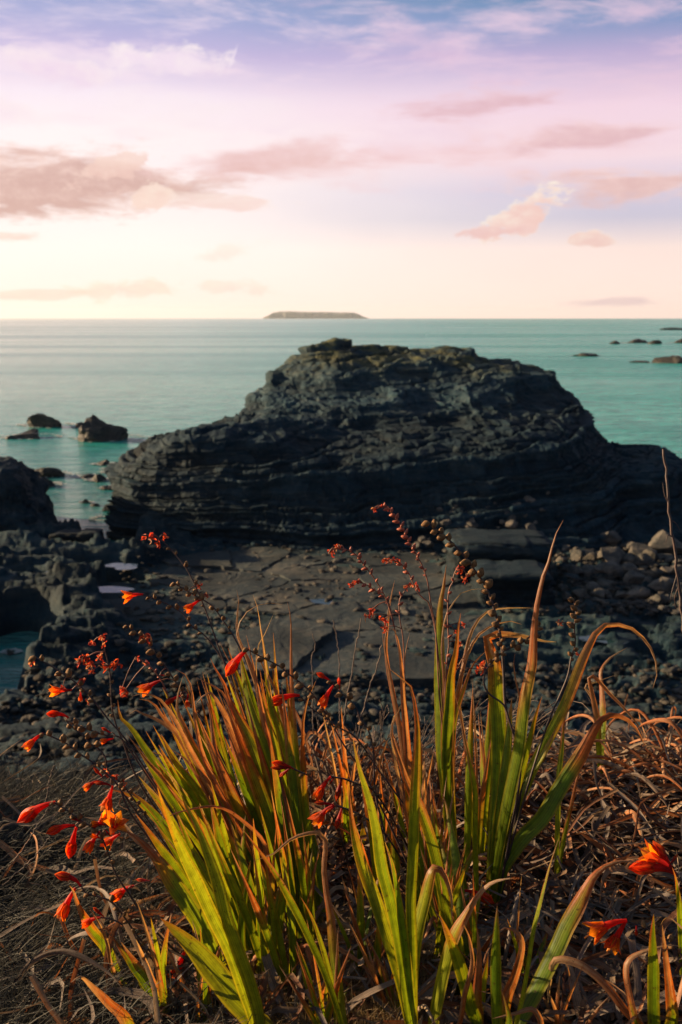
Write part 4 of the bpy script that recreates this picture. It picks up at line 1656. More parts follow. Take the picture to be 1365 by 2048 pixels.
leaf_fan((512, 2167), 'broad yellow green leaves leaning left at the bottom, tip bronzed', [
    (.93, 46, [(322, 1837), (348, 1859), (388, 1896), (432, 1947), (469, 1994), (500, 2027), (540, 2085)], .2, .5),
    (.95, 27, [(315, 1573), (330, 1617), (366, 1705), (395, 1764), (425, 1830), (461, 1903), (487, 1976), (512, 2060)], .1, .55),
    (.95, 25, [(363, 1590), (366, 1599), (395, 1657), (414, 1705), (436, 1771), (450, 1830), (476, 1903), (502, 1976), (520, 2060)], .1, .5),
], dd=0.0)
leaf_fan((492, 2010), 'green leaves with long bronze tip arching left above the dark litter', [
    (.72, 30, [(240, 1661), (258, 1665), (280, 1680), (304, 1705), (322, 1727), (348, 1767), (381, 1815), (403, 1852), (440, 1930), (480, 2000)], .1, .35),
    (.85, 20, [(335, 1570), (353, 1592), (373, 1614), (406, 1654), (428, 1700), (455, 1790), (480, 1900)], .1, .2),
    (.0, 14, [(313, 1652), (329, 1636), (362, 1623), (397, 1615), (428, 1612), (459, 1621), (489, 1643), (516, 1667), (535, 1700), (535, 1800), (500, 1980)], .2, .2),
])
leaf_fan((258, 1985), 'single upright leaf with grey brown withered tip in the dark left litter', [
    (.62, 21, [(139, 1771), (147, 1782), (157, 1811), (183, 1859), (212, 1896), (234, 1947), (249, 1972)], .5, .15),
    (.0, 13, [(176, 1812), (196, 1845), (212, 1880), (222, 1930), (245, 1975)], .9, .15),
    (.0, 11, [(64, 1852), (75, 1828), (100, 1826), (125, 1845), (120, 1830), (150, 1900), (220, 1965)], .2, .15),
])
leaf_fan((285, 2160), 'leaf with pale hooked tip at the bottom left corner of the plants', [
    (.45, 27, [(143, 1965), (152, 1957), (165, 1954), (190, 1976), (220, 2005), (256, 2046)], .8, .3),
])
leaf_fan((545, 1880), 'outermost leaves on the left side of the big clump, many rusty', [
    (.95, 20, [(236, 1400), (241, 1434), (263, 1456), (285, 1489), (302, 1513), (350, 1580), (410, 1650), (480, 1750), (530, 1840)], .2, .1),
    (.6, 19, [(252, 1465), (270, 1489), (296, 1524), (330, 1560), (390, 1640), (460, 1740), (530, 1850)], .1, .2),
    (.85, 18, [(314, 1463), (324, 1474), (340, 1509), (353, 1529), (400, 1590), (450, 1690), (530, 1850)], .5, .3),
    (.25, 21, [(265, 1393), (289, 1386), (316, 1395), (333, 1412), (353, 1441), (384, 1505), (430, 1590), (500, 1760)], .3, .2),
    (.2, 23, [(278, 1398), (305, 1404), (322, 1428), (340, 1450), (362, 1478), (382, 1516), (430, 1610), (510, 1780)], .1, .2),
    (.15, 21, [(259, 1428), (267, 1419), (287, 1428), (318, 1441), (344, 1459), (371, 1483), (400, 1540), (460, 1660), (520, 1800)], .2, .2),
    (.3, 17, [(300, 1502), (325, 1512), (352, 1528), (378, 1552), (410, 1600), (460, 1690), (530, 1840)], .1, .2),
    (.93, 24, [(280, 1505), (318, 1560), (355, 1610), (410, 1680), (480, 1775), (540, 1860)], .1, .12),
    (.93, 22, [(318, 1490), (345, 1540), (390, 1600), (440, 1675), (500, 1770), (545, 1860)], .1, .1),
    (.9, 20, [(258, 1580), (292, 1607), (330, 1650), (390, 1730), (460, 1810), (530, 1870)], .1, .1),
    (.85, 15, [(205, 1577), (238, 1582), (268, 1596), (300, 1625), (345, 1675), (420, 1760), (520, 1865)], .1, .1),
], dd=0.05, fill=rnd_leaves(14, [(270, 1540), (330, 1490), (420, 1540)], (540, 1880), 3, (.8, .98), (17, 27), 30))
leaf_fan((592, 1895), 'middle leaves of the big clump with rusty folded tips', [
    (.65, 22, [(366, 1353), (356, 1390), (355, 1425), (370, 1455), (385, 1490), (410, 1530), (450, 1600), (520, 1720), (580, 1850)], .5, .3),
    (.2, 18, [(352, 1339), (368, 1346), (382, 1371), (386, 1397), (393, 1450), (410, 1520), (470, 1640), (560, 1800)], .1, .2),
    (.35, 20, [(393, 1355), (415, 1366), (439, 1379), (454, 1397), (470, 1440), (500, 1520), (540, 1620), (590, 1780)], .1, .2),
    (.7, 29, [(421, 1316), (432, 1340), (448, 1366), (461, 1406), (478, 1439), (500, 1478), (514, 1516), (545, 1600), (575, 1720), (592, 1850)], .1, .2),
    (.2, 27, [(392, 1408), (408, 1390), (421, 1384), (437, 1404), (450, 1428), (461, 1450), (470, 1472), (510, 1560), (570, 1720)], .3, .2),
    (.1, 25, [(412, 1399), (421, 1428), (426, 1472), (433, 1510), (460, 1570), (530, 1720)], .1, .2),
    (.95, 24, [(433, 1504), (450, 1555), (467, 1592), (483, 1623), (498, 1676), (530, 1760), (580, 1870)], .1, .2),
    (.97, 29, [(390, 1502), (415, 1548), (439, 1595), (461, 1621), (483, 1654), (500, 1687), (540, 1770), (590, 1870)], .1, .2),
    (.7, 20, [(375, 1500), (384, 1533), (406, 1573), (430, 1620), (480, 1700), (560, 1830)], .1, .4),
    (.25, 22, [(345, 1500), (372, 1520), (400, 1560), (425, 1600), (470, 1680), (560, 1820)], .1, .2),
    (.9, 6, [(428, 1410), (433, 1450), (446, 1500), (470, 1580), (500, 1680), (560, 1830)], .6, .7),
], dd=0.06, fill=rnd_leaves(9, [(380, 1430), (440, 1420), (500, 1430)], (592, 1890), 5, (.6, .98), (17, 28), 24))
leaf_fan((628, 1905), 'tallest green leaves of the big clump behind the closed red flower', [
    (.97, 37, [(481, 1318), (485, 1344), (491, 1384), (502, 1428), (520, 1483), (550, 1560), (580, 1650), (610, 1760), (628, 1880)], .1, .22),
    (.42, 17, [(474, 1180), (478, 1205), (475, 1226), (474, 1265), (483, 1292), (494, 1314), (507, 1347), (520, 1400), (545, 1480), (570, 1580), (600, 1720), (620, 1860)], .2, .2),
    (.3, 13, [(566, 1209), (553, 1210), (535, 1205), (509, 1213), (489, 1228), (480, 1243), (472, 1263), (483, 1292), (510, 1370), (550, 1500), (600, 1700)], .95, .2),
    (.1, 8, [(506, 1189), (516, 1217), (522, 1259), (529, 1303), (536, 1358), (560, 1480), (590, 1620), (620, 1800)], .6, .2),
    (.1, 9, [(548, 1227), (530, 1268), (514, 1305), (518, 1400), (560, 1600), (615, 1800)], .9, .2),
    (.55, 18, [(514, 1303), (527, 1336), (540, 1358), (553, 1386), (562, 1424), (571, 1457), (590, 1560), (610, 1680), (625, 1860)], .2, .3),
    (.95, 27, [(525, 1358), (535, 1380), (546, 1424), (560, 1460), (585, 1560), (605, 1700), (622, 1860)], .1, .2),
    (.45, 22, [(440, 1283), (452, 1310), (470, 1340), (490, 1380), (510, 1440), (540, 1540), (590, 1720)], .2, .2),
    (.35, 16, [(493, 1270), (500, 1300), (512, 1350), (524, 1410), (550, 1520), (600, 1720)], .2, .2),
], dd=0.08, fill=rnd_leaves(6, [(450, 1330), (520, 1390), (580, 1440)], (628, 1900), 9, (.6, .98), (16, 27), 16))
leaf_fan((650, 1885), 'slim upright rusty leaf standing apart above the right edge of the big clump', [
    (.62, 17, [(575, 1203), (579, 1219), (582, 1248), (582, 1292), (582, 1336), (583, 1380), (584, 1424), (588, 1480), (598, 1580), (618, 1720), (645, 1870)], .2, .3),
    (.62, 14, [(634, 1358), (623, 1382), (615, 1402), (608, 1435), (606, 1465), (608, 1550), (620, 1700), (645, 1870)], .3, .35),
    (.97, 26, [(555, 1530), (572, 1560), (590, 1590), (603, 1625), (620, 1680), (640, 1770), (655, 1870)], .1, .05),
], dd=0.06)
leaf_fan((690, 2150), 'narrow leaves with a tan leaf folded over like a hook', [
    (.9, 10, [(601, 1793), (627, 1841), (653, 1921), (675, 2013), (688, 2070)], .8, .6),
    (.42, 20, [(510, 1720), (546, 1709), (583, 1679), (620, 1667), (644, 1668), (651, 1690), (647, 1738), (653, 1793), (660, 1830), (667, 1903), (682, 2013), (690, 2068)], .6, .55),
    (.8, 13, [(483, 1655), (510, 1690), (546, 1740), (580, 1800), (620, 1880), (655, 1960), (685, 2060)], .3, .4),
])
leaf_fan((826, 2155), 'tall straight leaves crossed by a dark stem in the lower middle', [
    (.82, 25, [(698, 1573), (704, 1639), (722, 1720), (752, 1800), (774, 1866), (803, 1958), (818, 2031), (826, 2075)], .1, .6),
    (.97, 27, [(707, 1478), (711, 1500), (722, 1544), (741, 1603), (755, 1665), (766, 1738), (785, 1811), (807, 1921), (821, 2031), (826, 2075)], .1, .2),
    (.97, 19, [(770, 1683), (788, 1738), (803, 1830), (820, 1960), (828, 2060)], .1, .02),
    (.76, 21, [(777, 1336), (790, 1348), (807, 1359), (821, 1372), (827, 1392), (832, 1425), (835, 1466), (833, 1532), (830, 1598), (828, 1664), (825, 1740), (822, 1800), (825, 1903), (828, 2013)], .6, .45),
    (.72, 26, [(903, 1850), (905, 1800), (893, 1755), (875, 1732), (862, 1745), (848, 1800), (832, 1870), (823, 1958), (820, 2060)], .8, .75),
], dd=0.02)
leaf_fan((918, 2010), 'leaf with an orange withered tip leaning left in front of the dark litter', [
    (.66, 22, [(804, 1411), (786, 1444), (784, 1472), (800, 1521), (815, 1565), (837, 1609), (854, 1653), (868, 1700), (885, 1780), (905, 1900), (918, 2000)], .6, .35),
    (.95, 24, [(880, 1676), (894, 1727), (910, 1771), (922, 1830), (918, 1930)], .1, .15),
    (.9, 27, [(862, 1720), (872, 1800), (887, 1848), (905, 1903), (918, 1976)], .1, .35),
    (.93, 20, [(884, 1585), (893, 1610), (902, 1660), (912, 1720), (920, 1800), (920, 1930)], .1, .15),
], dd=0.05)
leaf_fan((862, 2160), 'yellow leaf sweeping up right to a pale dry tip at the bottom', [
    (.62, 25, [(1026, 1756), (986, 1764), (957, 1789), (931, 1830), (905, 1877), (887, 1940), (872, 2013), (863, 2070)], .95, .8),
    (.5, 25, [(955, 1855), (958, 1900), (957, 1940), (952, 2000), (948, 2060)], .2, .4),
    (.88, 17, [(977, 1905), (973, 1940), (966, 1976), (951, 2046)], .3, .6),
    (.9, 26, [(880, 1830), (905, 1890), (925, 1950), (940, 2010), (948, 2065)], .1, .3),
    (.05, 16, [(928, 1850), (940, 1880), (945, 1930), (930, 1990), (915, 2060)], .3, .4),
])
leaf_fan((915, 1835), 'tall narrow tuft of leaves rising in the middle with dry tips bending right', [
    (.9, 23, [(893, 1130), (887, 1176), (880, 1216), (879, 1282), (879, 1348), (880, 1414), (883, 1510), (890, 1565), (902, 1700), (915, 1830)], .1, .3),
    (.3, 10, [(968, 1177), (944, 1179), (924, 1185), (909, 1203), (895, 1225), (888, 1253), (884, 1304), (889, 1370), (885, 1480), (892, 1600), (908, 1800)], .9, .3),
    (.85, 23, [(922, 1226), (917, 1255), (913, 1304), (904, 1348), (900, 1414), (895, 1500), (900, 1650), (912, 1820)], .1, .08),
    (.4, 13, [(1063, 1216), (1011, 1216), (975, 1223), (953, 1245), (938, 1278), (928, 1326), (920, 1370), (913, 1414), (905, 1500), (905, 1640), (914, 1820)], .9, .4),
    (.45, 16, [(1044, 1249), (1026, 1242), (990, 1249), (960, 1267), (946, 1286), (931, 1322), (920, 1366), (905, 1440), (900, 1520), (908, 1700)], .5, .3),
    (.8, 15, [(975, 1300), (946, 1330), (927, 1381), (909, 1440), (902, 1510), (908, 1700)], .3, .5),
    (.05, 22, [(895, 1390), (890, 1450), (890, 1520), (896, 1600), (908, 1760)], .1, .3),
    (.2, 15, [(935, 1300), (915, 1335), (902, 1372), (896, 1420), (895, 1520)], .1, .3),
], dd=0.05)
leaf_fan((957, 1875), 'thin leaf with a long rusty thread tip left of the widest leaf', [
    (.72, 11, [(908, 1385), (914, 1402), (923, 1444), (931, 1484), (942, 1532), (951, 1587), (951, 1642), (951, 1700), (955, 1850)], .2, .5),
    (.8, 13, [(948, 1655), (951, 1690), (930, 1740), (925, 1770), (935, 1830), (955, 1870)], .3, .6),
    (.95, 20, [(880, 1678), (905, 1735), (922, 1760), (930, 1800), (945, 1850)], .1, .4),
], dd=0.04)
leaf_fan((978, 1862), 'largest fan on the right with a tall red tip and one leaf drooping right', [
    (.72, 33, [(1114, 1284), (1085, 1282), (1048, 1273), (1011, 1269), (979, 1271), (977, 1286), (990, 1330), (993, 1385), (997, 1440), (999, 1500), (997, 1600), (987, 1720), (978, 1850)], .8, .2),
    (.6, 25, [(1127, 1040), (1118, 1055), (1107, 1081), (1099, 1117), (1085, 1154), (1077, 1190), (1070, 1227), (1066, 1275), (1063, 1330), (1052, 1385), (1044, 1440), (1037, 1500), (1012, 1620), (988, 1750), (978, 1850)], .3, .2),
    (.6, 23, [(1306, 1377), (1314, 1352), (1310, 1315), (1294, 1286), (1268, 1260), (1231, 1249), (1202, 1255), (1184, 1282), (1165, 1322), (1147, 1370), (1129, 1414), (1107, 1458), (1085, 1500), (1030, 1610), (995, 1720), (978, 1850)], .75, .3),
    (.62, 31, [(1290, 1490), (1268, 1450), (1240, 1432), (1212, 1432), (1191, 1455), (1172, 1490), (1158, 1515), (1121, 1573), (1085, 1635), (1048, 1672), (1019, 1712), (1000, 1749), (980, 1850)], .2, .05),
    (.92, 17, [(1085, 1392), (1076, 1418), (1063, 1469), (1055, 1500), (1022, 1620), (990, 1750), (980, 1850)], .1, .4),
    (.5, 12, [(1030, 1308), (1028, 1330), (1033, 1366), (1041, 1403), (1040, 1480), (1017, 1600), (990, 1750)], .2, .3),
    (.95, 22, [(1115, 1452), (1090, 1500), (1060, 1555), (1022, 1640), (995, 1745), (980, 1850)], .1, .7),
    (.95, 18, [(1092, 1470), (1062, 1530), (1025, 1610), (998, 1700), (983, 1840)], .1, .6),
    (.97, 24, [(1024, 1395), (1018, 1470), (1008, 1570), (995, 1680), (982, 1840)], .1, .2),
], dd=0.03)
leaf_fan((1112, 1785), 'two thin pale green leaves standing alone in the right litter', [
    (.8, 11, [(1140, 1405), (1129, 1440), (1124, 1500), (1118, 1560), (1116, 1650), (1112, 1770)], .6, .4),
    (.5, 9, [(1176, 1490), (1158, 1544), (1143, 1610), (1129, 1672), (1118, 1740)], .4, .5),
], dd=0.02)
leaf_fan((1203, 1590), 'small plant on the right crest with a curled tan tip and drooping rusty leaf', [
    (.5, 13, [(1255, 1295), (1236, 1306), (1217, 1319), (1202, 1341), (1202, 1366), (1206, 1440), (1202, 1500), (1203, 1580)], .95, .4),
    (.35, 13, [(1292, 1491), (1279, 1454), (1246, 1414), (1220, 1388), (1198, 1362), (1187, 1352), (1178, 1354), (1184, 1385), (1195, 1440), (1198, 1500), (1203, 1580)], .3, .4),
    (.1, 8, [(1231, 1350), (1195, 1363), (1170, 1372), (1185, 1400), (1197, 1460), (1203, 1570)], .9, .4),
], dd=0.02)
leaf_fan((1030, 2160), 'wide leaf sweeping right to a long tan tip in the lower right', [
    (.68, 31, [(1279, 1725), (1246, 1722), (1213, 1731), (1187, 1753), (1173, 1778), (1154, 1815), (1132, 1855), (1114, 1896), (1092, 1940), (1070, 1984), (1048, 2027), (1030, 2070)], .9, .2),
    (.85, 9, [(1118, 1676), (1099, 1734), (1081, 1804), (1066, 1866), (1055, 1940), (1044, 2000), (1030, 2070)], .6, .6),
])
leaf_fan((1003, 2160), 'short upright leaves with one brown curled leaf at the bottom right of centre', [
    (.96, 21, [(995, 1811), (993, 1866), (991, 1940), (993, 2031), (998, 2080)], .2, .1),
    (.42, 27, [(1000, 1862), (1015, 1855), (1037, 1866), (1046, 1888), (1041, 1921), (1030, 1958), (1013, 2000), (1004, 2060)], .2, .3),
    (.0, 17, [(986, 2037), (1030, 2027), (1063, 2018), (1077, 2031), (1082, 2052), (1060, 2080)], .9, .3),
    (.9, 17, [(1000, 1975), (1010, 2000), (1018, 2040), (1010, 2080)], .2, .2),
])
leaf_fan((1309, 2165), 'upright dark green leaf at the lower right with tan leaves folded round it', [
    (.93, 25, [(1308, 1828), (1306, 1874), (1308, 1940), (1308, 2010), (1309, 2070)], .2, .0),
    (.35, 19, [(1362, 1893), (1340, 1890), (1297, 1899), (1261, 1914), (1250, 1940), (1257, 1987), (1272, 2046), (1300, 2085)], .8, .2),
    (.5, 25, [(1325, 1850), (1334, 1921), (1341, 1976), (1346, 2040), (1330, 2085)], .2, .1),
    (.1, 24, [(1096, 2013), (1100, 1960), (1110, 1921), (1151, 1925), (1187, 1947), (1220, 1980), (1250, 2020), (1300, 2080)], .8, .1),
    (.1, 15, [(1322, 1850), (1333, 1835), (1355, 1848), (1375, 1880), (1365, 1960), (1335, 2070)], .6, .1),
])
leaf_fan((1372, 2030), 'green leaf cut off by the right edge below the orange flowers', [
    (.9, 15, [(1345, 1735), (1353, 1760), (1361, 1820), (1366, 1900), (1371, 2020)], .3, .2),
    (.95, 18, [(1385, 1800), (1380, 1880), (1376, 1960), (1372, 2020)], .3, .2),
])
leaf_fan((838, 1860), 'orange streaked leaves with frayed tips behind the middle of the bank', [
    (.42, 18, [(790, 1160), (783, 1190), (778, 1220), (776, 1250), (772, 1290), (777, 1340), (787, 1390), (797, 1440), (810, 1500), (825, 1650), (838, 1840)], .2, .3),
    (.42, 25, [(780, 1255), (785, 1250), (795, 1275), (802, 1310), (806, 1350), (808, 1390), (812, 1440), (818, 1520), (830, 1700)], .3, .2),
    (.3, 16, [(765, 1262), (768, 1290), (776, 1330), (785, 1380), (795, 1430), (805, 1500), (825, 1680)], .2, .3),
    (.25, 12, [(820, 1265), (812, 1300), (808, 1340), (810, 1420), (815, 1520), (830, 1700)], .2, .3),
    (.05, 10, [(803, 1410), (787, 1436), (784, 1475), (795, 1540), (825, 1700)], .8, .3),
], dd=0.05)

def thin_fan(base, label, n, tips, seed, wr=(0.5, 0.97), widr=(8, 17), sag=20):
    leaf_fan(base, label, [], dd=0.0, fill=rnd_leaves(n, tips, base, seed, wr, widr, sag))


thin_fan((470, 1935), 'mixed green blades leaning left in front of the big clump', 13, [(285, 1640), (350, 1590), (430, 1600), (490, 1640)], 31, (.85, .98), (11, 22), 30)
thin_fan((560, 2010), 'thin young blades rising between the broad left leaves and the hooked tan leaf', 10, [(470, 1720), (540, 1700), (600, 1740)], 32, (.6, .97), (9, 18))
thin_fan((735, 1990), 'thin blades fanning behind the tall straight leaves', 9, [(640, 1760), (720, 1720), (800, 1760)], 33, (.2, .9), (8, 16))
thin_fan((890, 1960), 'short yellowish blades at the foot of the narrow tuft', 10, [(830, 1730), (900, 1680), (960, 1740)], 34, (.3, .95), (9, 18))
thin_fan((1050, 1990), 'sparse thin blades right of the lower middle leaves', 6, [(990, 1820), (1060, 1800), (1120, 1860)], 35, (.2, .9), (7, 13))
thin_fan((410, 2080), 'low blades at the bottom left under the broad leaves', 8, [(300, 1900), (380, 1880), (450, 1900)], 36, (.2, .95), (9, 18))
thin_fan((650, 2110), 'short straw tipped blades at the bottom middle', 9, [(560, 1920), (640, 1890), (730, 1930)], 37, (.1, .9), (8, 16))
thin_fan((845, 1745), 'rust and green blades behind the orange streaked leaves', 9, [(760, 1480), (820, 1430), (870, 1500)], 38, (.2, .9), (9, 17), 14)
thin_fan((960, 1760), 'thin blades between the narrow tuft and the largest fan', 8, [(920, 1430), (960, 1380), (1010, 1450)], 39, (.3, .95), (8, 16), 12)
thin_fan((700, 1720), 'withered blades standing under the three red flowers in the middle', 6, [(620, 1480), (690, 1450), (760, 1500)], 40, (.0, .5), (9, 16), 24)

thin_fan((520, 1990), 'green and rust blades leaning left below the middle of the big clump', 13, [(360, 1690), (420, 1640), (500, 1690)], 41, (.75, .98), (11, 20), 30)
thin_fan((610, 1960), 'thin rust tipped blades right of the foot of the big clump', 12, [(530, 1640), (590, 1620), (650, 1700)], 42, (.6, .97), (9, 17), 18)
thin_fan((330, 2060), 'dark thin blades low on the left beside the hooked pale leaf', 9, [(190, 1880), (260, 1830), (330, 1850)], 43, (.3, .95), (9, 17), 30)
thin_fan((780, 1830), 'thin green blades behind the crimson buds in the middle', 11, [(690, 1580), (750, 1540), (800, 1600)], 44, (.4, .97), (10, 18), 16)
thin_fan((860, 1900), 'upright thin blades between the straight leaves and the narrow tuft', 11, [(800, 1620), (850, 1560), (900, 1620)], 45, (.4, .97), (10, 19), 14)
thin_fan((945, 1990), 'thin blades below the nodding crimson flower', 10, [(880, 1780), (940, 1740), (990, 1800)], 46, (.3, .95), (9, 17), 16)
thin_fan((590, 1800), 'long thin blades standing behind the closed scarlet flower', 14, [(430, 1380), (510, 1300), (580, 1330)], 47, (.75, .98), (9, 16), 14)
thin_fan((500, 1800), 'thin blades at the back left of the big clump', 13, [(300, 1440), (360, 1400), (430, 1380)], 48, (.7, .98), (9, 17), 24)
thin_fan((780, 2060), 'low mixed blades at the foot of the straight leaves', 9, [(700, 1890), (760, 1860), (830, 1900)], 49, (.1, .9), (8, 16), 16)
thin_fan((1130, 2100), 'few thin dry blades at the bottom right', 7, [(1060, 1930), (1130, 1900), (1210, 1950)], 50, (.0, .6), (9, 16), 20)

# ------------------------------------------------------------------ flower stems
flower_stem('tall stem with shrivelled red flowers at its nodding tip, highest on the left', [
    (284, 1071), (304, 1071), (322, 1079), (341, 1097), (361, 1121), (377, 1143), (396, 1183), (414, 1227), (432, 1278), (451, 1330), (480, 1400), (530, 1560), (592, 1830)],
    pods=(.08, .26), withered=[(288, 1074, 14), (303, 1073, 16), (316, 1088, 14), (333, 1071, 15), (398, 1172, 10)], pod_px=9, gap=20, dd=0.06)
flower_stem('stem ending in a round yellow bud with one small orange flower hanging below', [
    (350, 1167), (370, 1179), (396, 1194), (425, 1212), (447, 1242), (469, 1275), (500, 1340), (550, 1480), (606, 1830)],
    pods=(.0, .22), flowers=[(402, 1200, 373, 1222, 'o')], withered=[(399, 1172, 12), (412, 1190, 9)], pod_px=10, gap=11, dd=0.05)
flower_stem('stem reaching left to an open orange flower above the pale slabs', [
    (286, 1189), (311, 1198), (337, 1209), (366, 1227), (385, 1253), (410, 1271), (440, 1311), (500, 1420), (600, 1820)],
    pods=(.02, .2), flowers=[(287, 1189, 250, 1196, 'o')], pod_px=10, gap=15, dd=0.04)
flower_stem('long stem of fat round pods with a curled dry tip, far left', [
    (66, 1331), (62, 1320), (68, 1314), (76, 1317), (88, 1324), (105, 1333), (118, 1342), (135, 1353), (153, 1366), (173, 1384), (195, 1410), (217, 1439), (239, 1463), (261, 1491), (278, 1518), (330, 1600), (400, 1720), (500, 1890)],
    pods=(.03, .24), flowers=[(144, 1380, 104, 1384, 'o', .2), (162, 1381, 161, 1400, 'h', .1)], withered=[(65, 1326, 12), (166, 1360, 16), (126, 1376, 12), (178, 1403, 10)], pod_px=13.5, gap=16)
flower_stem('branched stem topped by clusters of shrivelled orange flowers, left', [
    (206, 1274), (207, 1292), (215, 1318), (221, 1353), (223, 1397), (228, 1434), (245, 1480), (300, 1600), (500, 1870)],
    pods=(.1, .28), withered=[(185, 1286, 15), (206, 1274, 14), (210, 1289, 12), (162, 1322, 18), (182, 1329, 15), (198, 1314, 13), (230, 1329, 20), (209, 1333, 14), (172, 1316, 12), (183, 1342, 10)], pod_px=8, gap=26)
flower_stem('stem of small pods leaning left with several red flowers low down', [
    (254, 1252), (274, 1267), (296, 1287), (309, 1305), (329, 1329), (349, 1360), (371, 1393), (395, 1423), (417, 1454), (430, 1487), (480, 1590), (580, 1830)],
    pods=(.0, .34), flowers=[(322, 1361, 287, 1383, 'o'), (320, 1350, 329, 1352, 'b'), (362, 1391, 334, 1408, 'c'), (376, 1388, 375, 1412, 'h')], withered=[(296, 1275, 18), (288, 1272, 10)], pod_px=11, gap=15)
flower_stem('short thin stem with small dark shrivelled heads between taller stems', [
    (272, 1314), (296, 1329), (318, 1353), (334, 1385), (350, 1430), (420, 1560), (560, 1830)],
    pods=(.02, .2), withered=[(276, 1315, 9), (292, 1326, 10), (250, 1382, 18), (244, 1378, 14)], pod_px=8, gap=16, red=True)
flower_stem('stem of dark fat pods tipped with a crumpled crimson flower, left', [
    (133, 1441), (153, 1450), (184, 1461), (210, 1470), (239, 1474), (260, 1500), (300, 1560), (420, 1740), (490, 1885)],
    pods=(.02, .16), flowers=[(138, 1436, 98, 1432, 'c', 1.3), (228, 1477, 204, 1484, 'o', .4), (222, 1466, 206, 1457, 'b', .2)], pod_px=13, gap=14)
flower_stem('second stem of fat pods just below the crumpled crimson flower', [
    (135, 1444), (150, 1458), (168, 1472), (182, 1488), (201, 1500), (212, 1518), (222, 1550), (300, 1660), (480, 1895)],
    pods=(.02, .22), pod_px=12, gap=15)
flower_stem('stem of pods tipped with a drooping orange bell at the far left', [
    (87, 1467), (111, 1476), (138, 1490), (162, 1509), (193, 1529), (221, 1554), (239, 1574), (250, 1602), (267, 1635), (294, 1671), (322, 1710), (400, 1800), (500, 1930)],
    pods=(.0, .3), flowers=[(87, 1467, 55, 1497, 'h', .9), (222, 1571, 192, 1568, 'b', .8), (226, 1572, 213, 1616, 'o', .2)], pod_px=12, gap=15)
flower_stem('dark stem crowded with red flowers and one open star, lower left', [
    (109, 1605), (127, 1616), (146, 1629), (171, 1646), (193, 1660), (206, 1679), (219, 1712), (228, 1739), (241, 1763), (261, 1791), (278, 1818), (315, 1866), (366, 1914), (470, 2000)],
    pods=(.0, .32), flowers=[(110, 1605, 48, 1643, 'c', .9), (150, 1651, 102, 1668, 'c', 1.0), (153, 1655, 141, 1708, 'c', .5), (226, 1668, 234, 1640, 's', .0), (214, 1650, 186, 1648, 'h', .2),
             (205, 1678, 184, 1672, 'h', .4), (165, 1645, 143, 1636, 'b', .4), (240, 1668, 212, 1690, 'o', .5), (200, 1664, 176, 1700, 'h', .6), (188, 1655, 214, 1634, 'o', .2), (268, 1772, 232, 1796, 'h', .9), (370, 1902, 348, 1958, 'o', .2), (300, 1762, 276, 1760, 'b', .2), (210, 1660, 222, 1672, 'b', .2)], pod_px=12, gap=15)
flower_stem('low stem with two drooping red trumpets above the dark dry grass', [
    (150, 1776), (162, 1772), (171, 1785), (193, 1792), (217, 1800), (240, 1822), (290, 1890), (390, 2000)],
    pods=(.1, .4), flowers=[(162, 1772, 115, 1757, 'c', 1.7), (151, 1776, 124, 1832, 'h', .6)], pod_px=11, gap=19)
flower_stem('stem arching left over the clump to one large closed scarlet flower', [
    (496, 1298), (514, 1309), (535, 1320), (562, 1334), (579, 1349), (606, 1369), (628, 1391), (650, 1424), (663, 1446), (676, 1470), (693, 1497), (715, 1527), (737, 1563), (780, 1650), (840, 1780), (888, 1870)],
    pods=(.0, .36), flowers=[(497, 1298, 460, 1347, 'c', 1.0)], pod_px=13, gap=17)
flower_stem('stem behind the closed scarlet flower with one red trumpet pointing left', [
    (599, 1391), (612, 1404), (626, 1419), (650, 1434), (682, 1457), (707, 1470), (729, 1497), (746, 1523), (764, 1549), (792, 1587), (819, 1624), (837, 1664), (868, 1760), (900, 1850)],
    pods=(.02, .4), flowers=[(600, 1391, 546, 1410, 'c', 1.0)], pod_px=11, gap=19)
flower_stem('stem with three red flowers at its tip in the middle, above the brown leaves', [
    (663, 1364), (678, 1382), (696, 1397), (713, 1417), (722, 1440), (735, 1457), (744, 1481), (748, 1510), (749, 1554), (753, 1598), (764, 1642), (790, 1760), (826, 1880)],
    pods=(.0, .28), flowers=[(668, 1370, 646, 1412, 'h', 1.0), (680, 1380, 678, 1358, 'c', .2), (662, 1362, 637, 1348, 'c', .2)], pod_px=12, gap=19)
flower_stem('low stem with a hanging orange bell and a crimson bud in the middle', [
    (665, 1554), (690, 1558), (718, 1569), (742, 1576), (775, 1620), (820, 1700), (880, 1800)], dd=-0.32,
    pods=(.12, .4), flowers=[(662, 1553, 635, 1596, 'h', .9), (684, 1556, 674, 1598, 'b', .2), (668, 1556, 660, 1568, 'b', .1)], pod_px=9, gap=17)
flower_stem('lowest stem in the middle with a wide orange flower and a crimson bud', [
    (674, 1611), (698, 1620), (724, 1631), (742, 1644), (764, 1659), (810, 1730), (870, 1850)], dd=-0.28,
    pods=(.12, .4), flowers=[(668, 1610, 634, 1645, 'o', .9), (672, 1612, 655, 1624, 'b', .3), (684, 1616, 674, 1654, 'b', .2), (664, 1608, 634, 1606, 'b', .2)], pod_px=9, gap=17)
flower_stem('short stem with a bright red bud cluster in front of the big clump', [
    (588, 1538), (603, 1545), (623, 1556), (650, 1600), (690, 1700), (720, 1860)], dd=-0.2,
    pods=(.05, .22), flowers=[(588, 1538, 550, 1528, 'c', .6), (584, 1536, 548, 1536, 'b', .2), (580, 1537, 562, 1552, 'b', .2)], pod_px=8, gap=12)
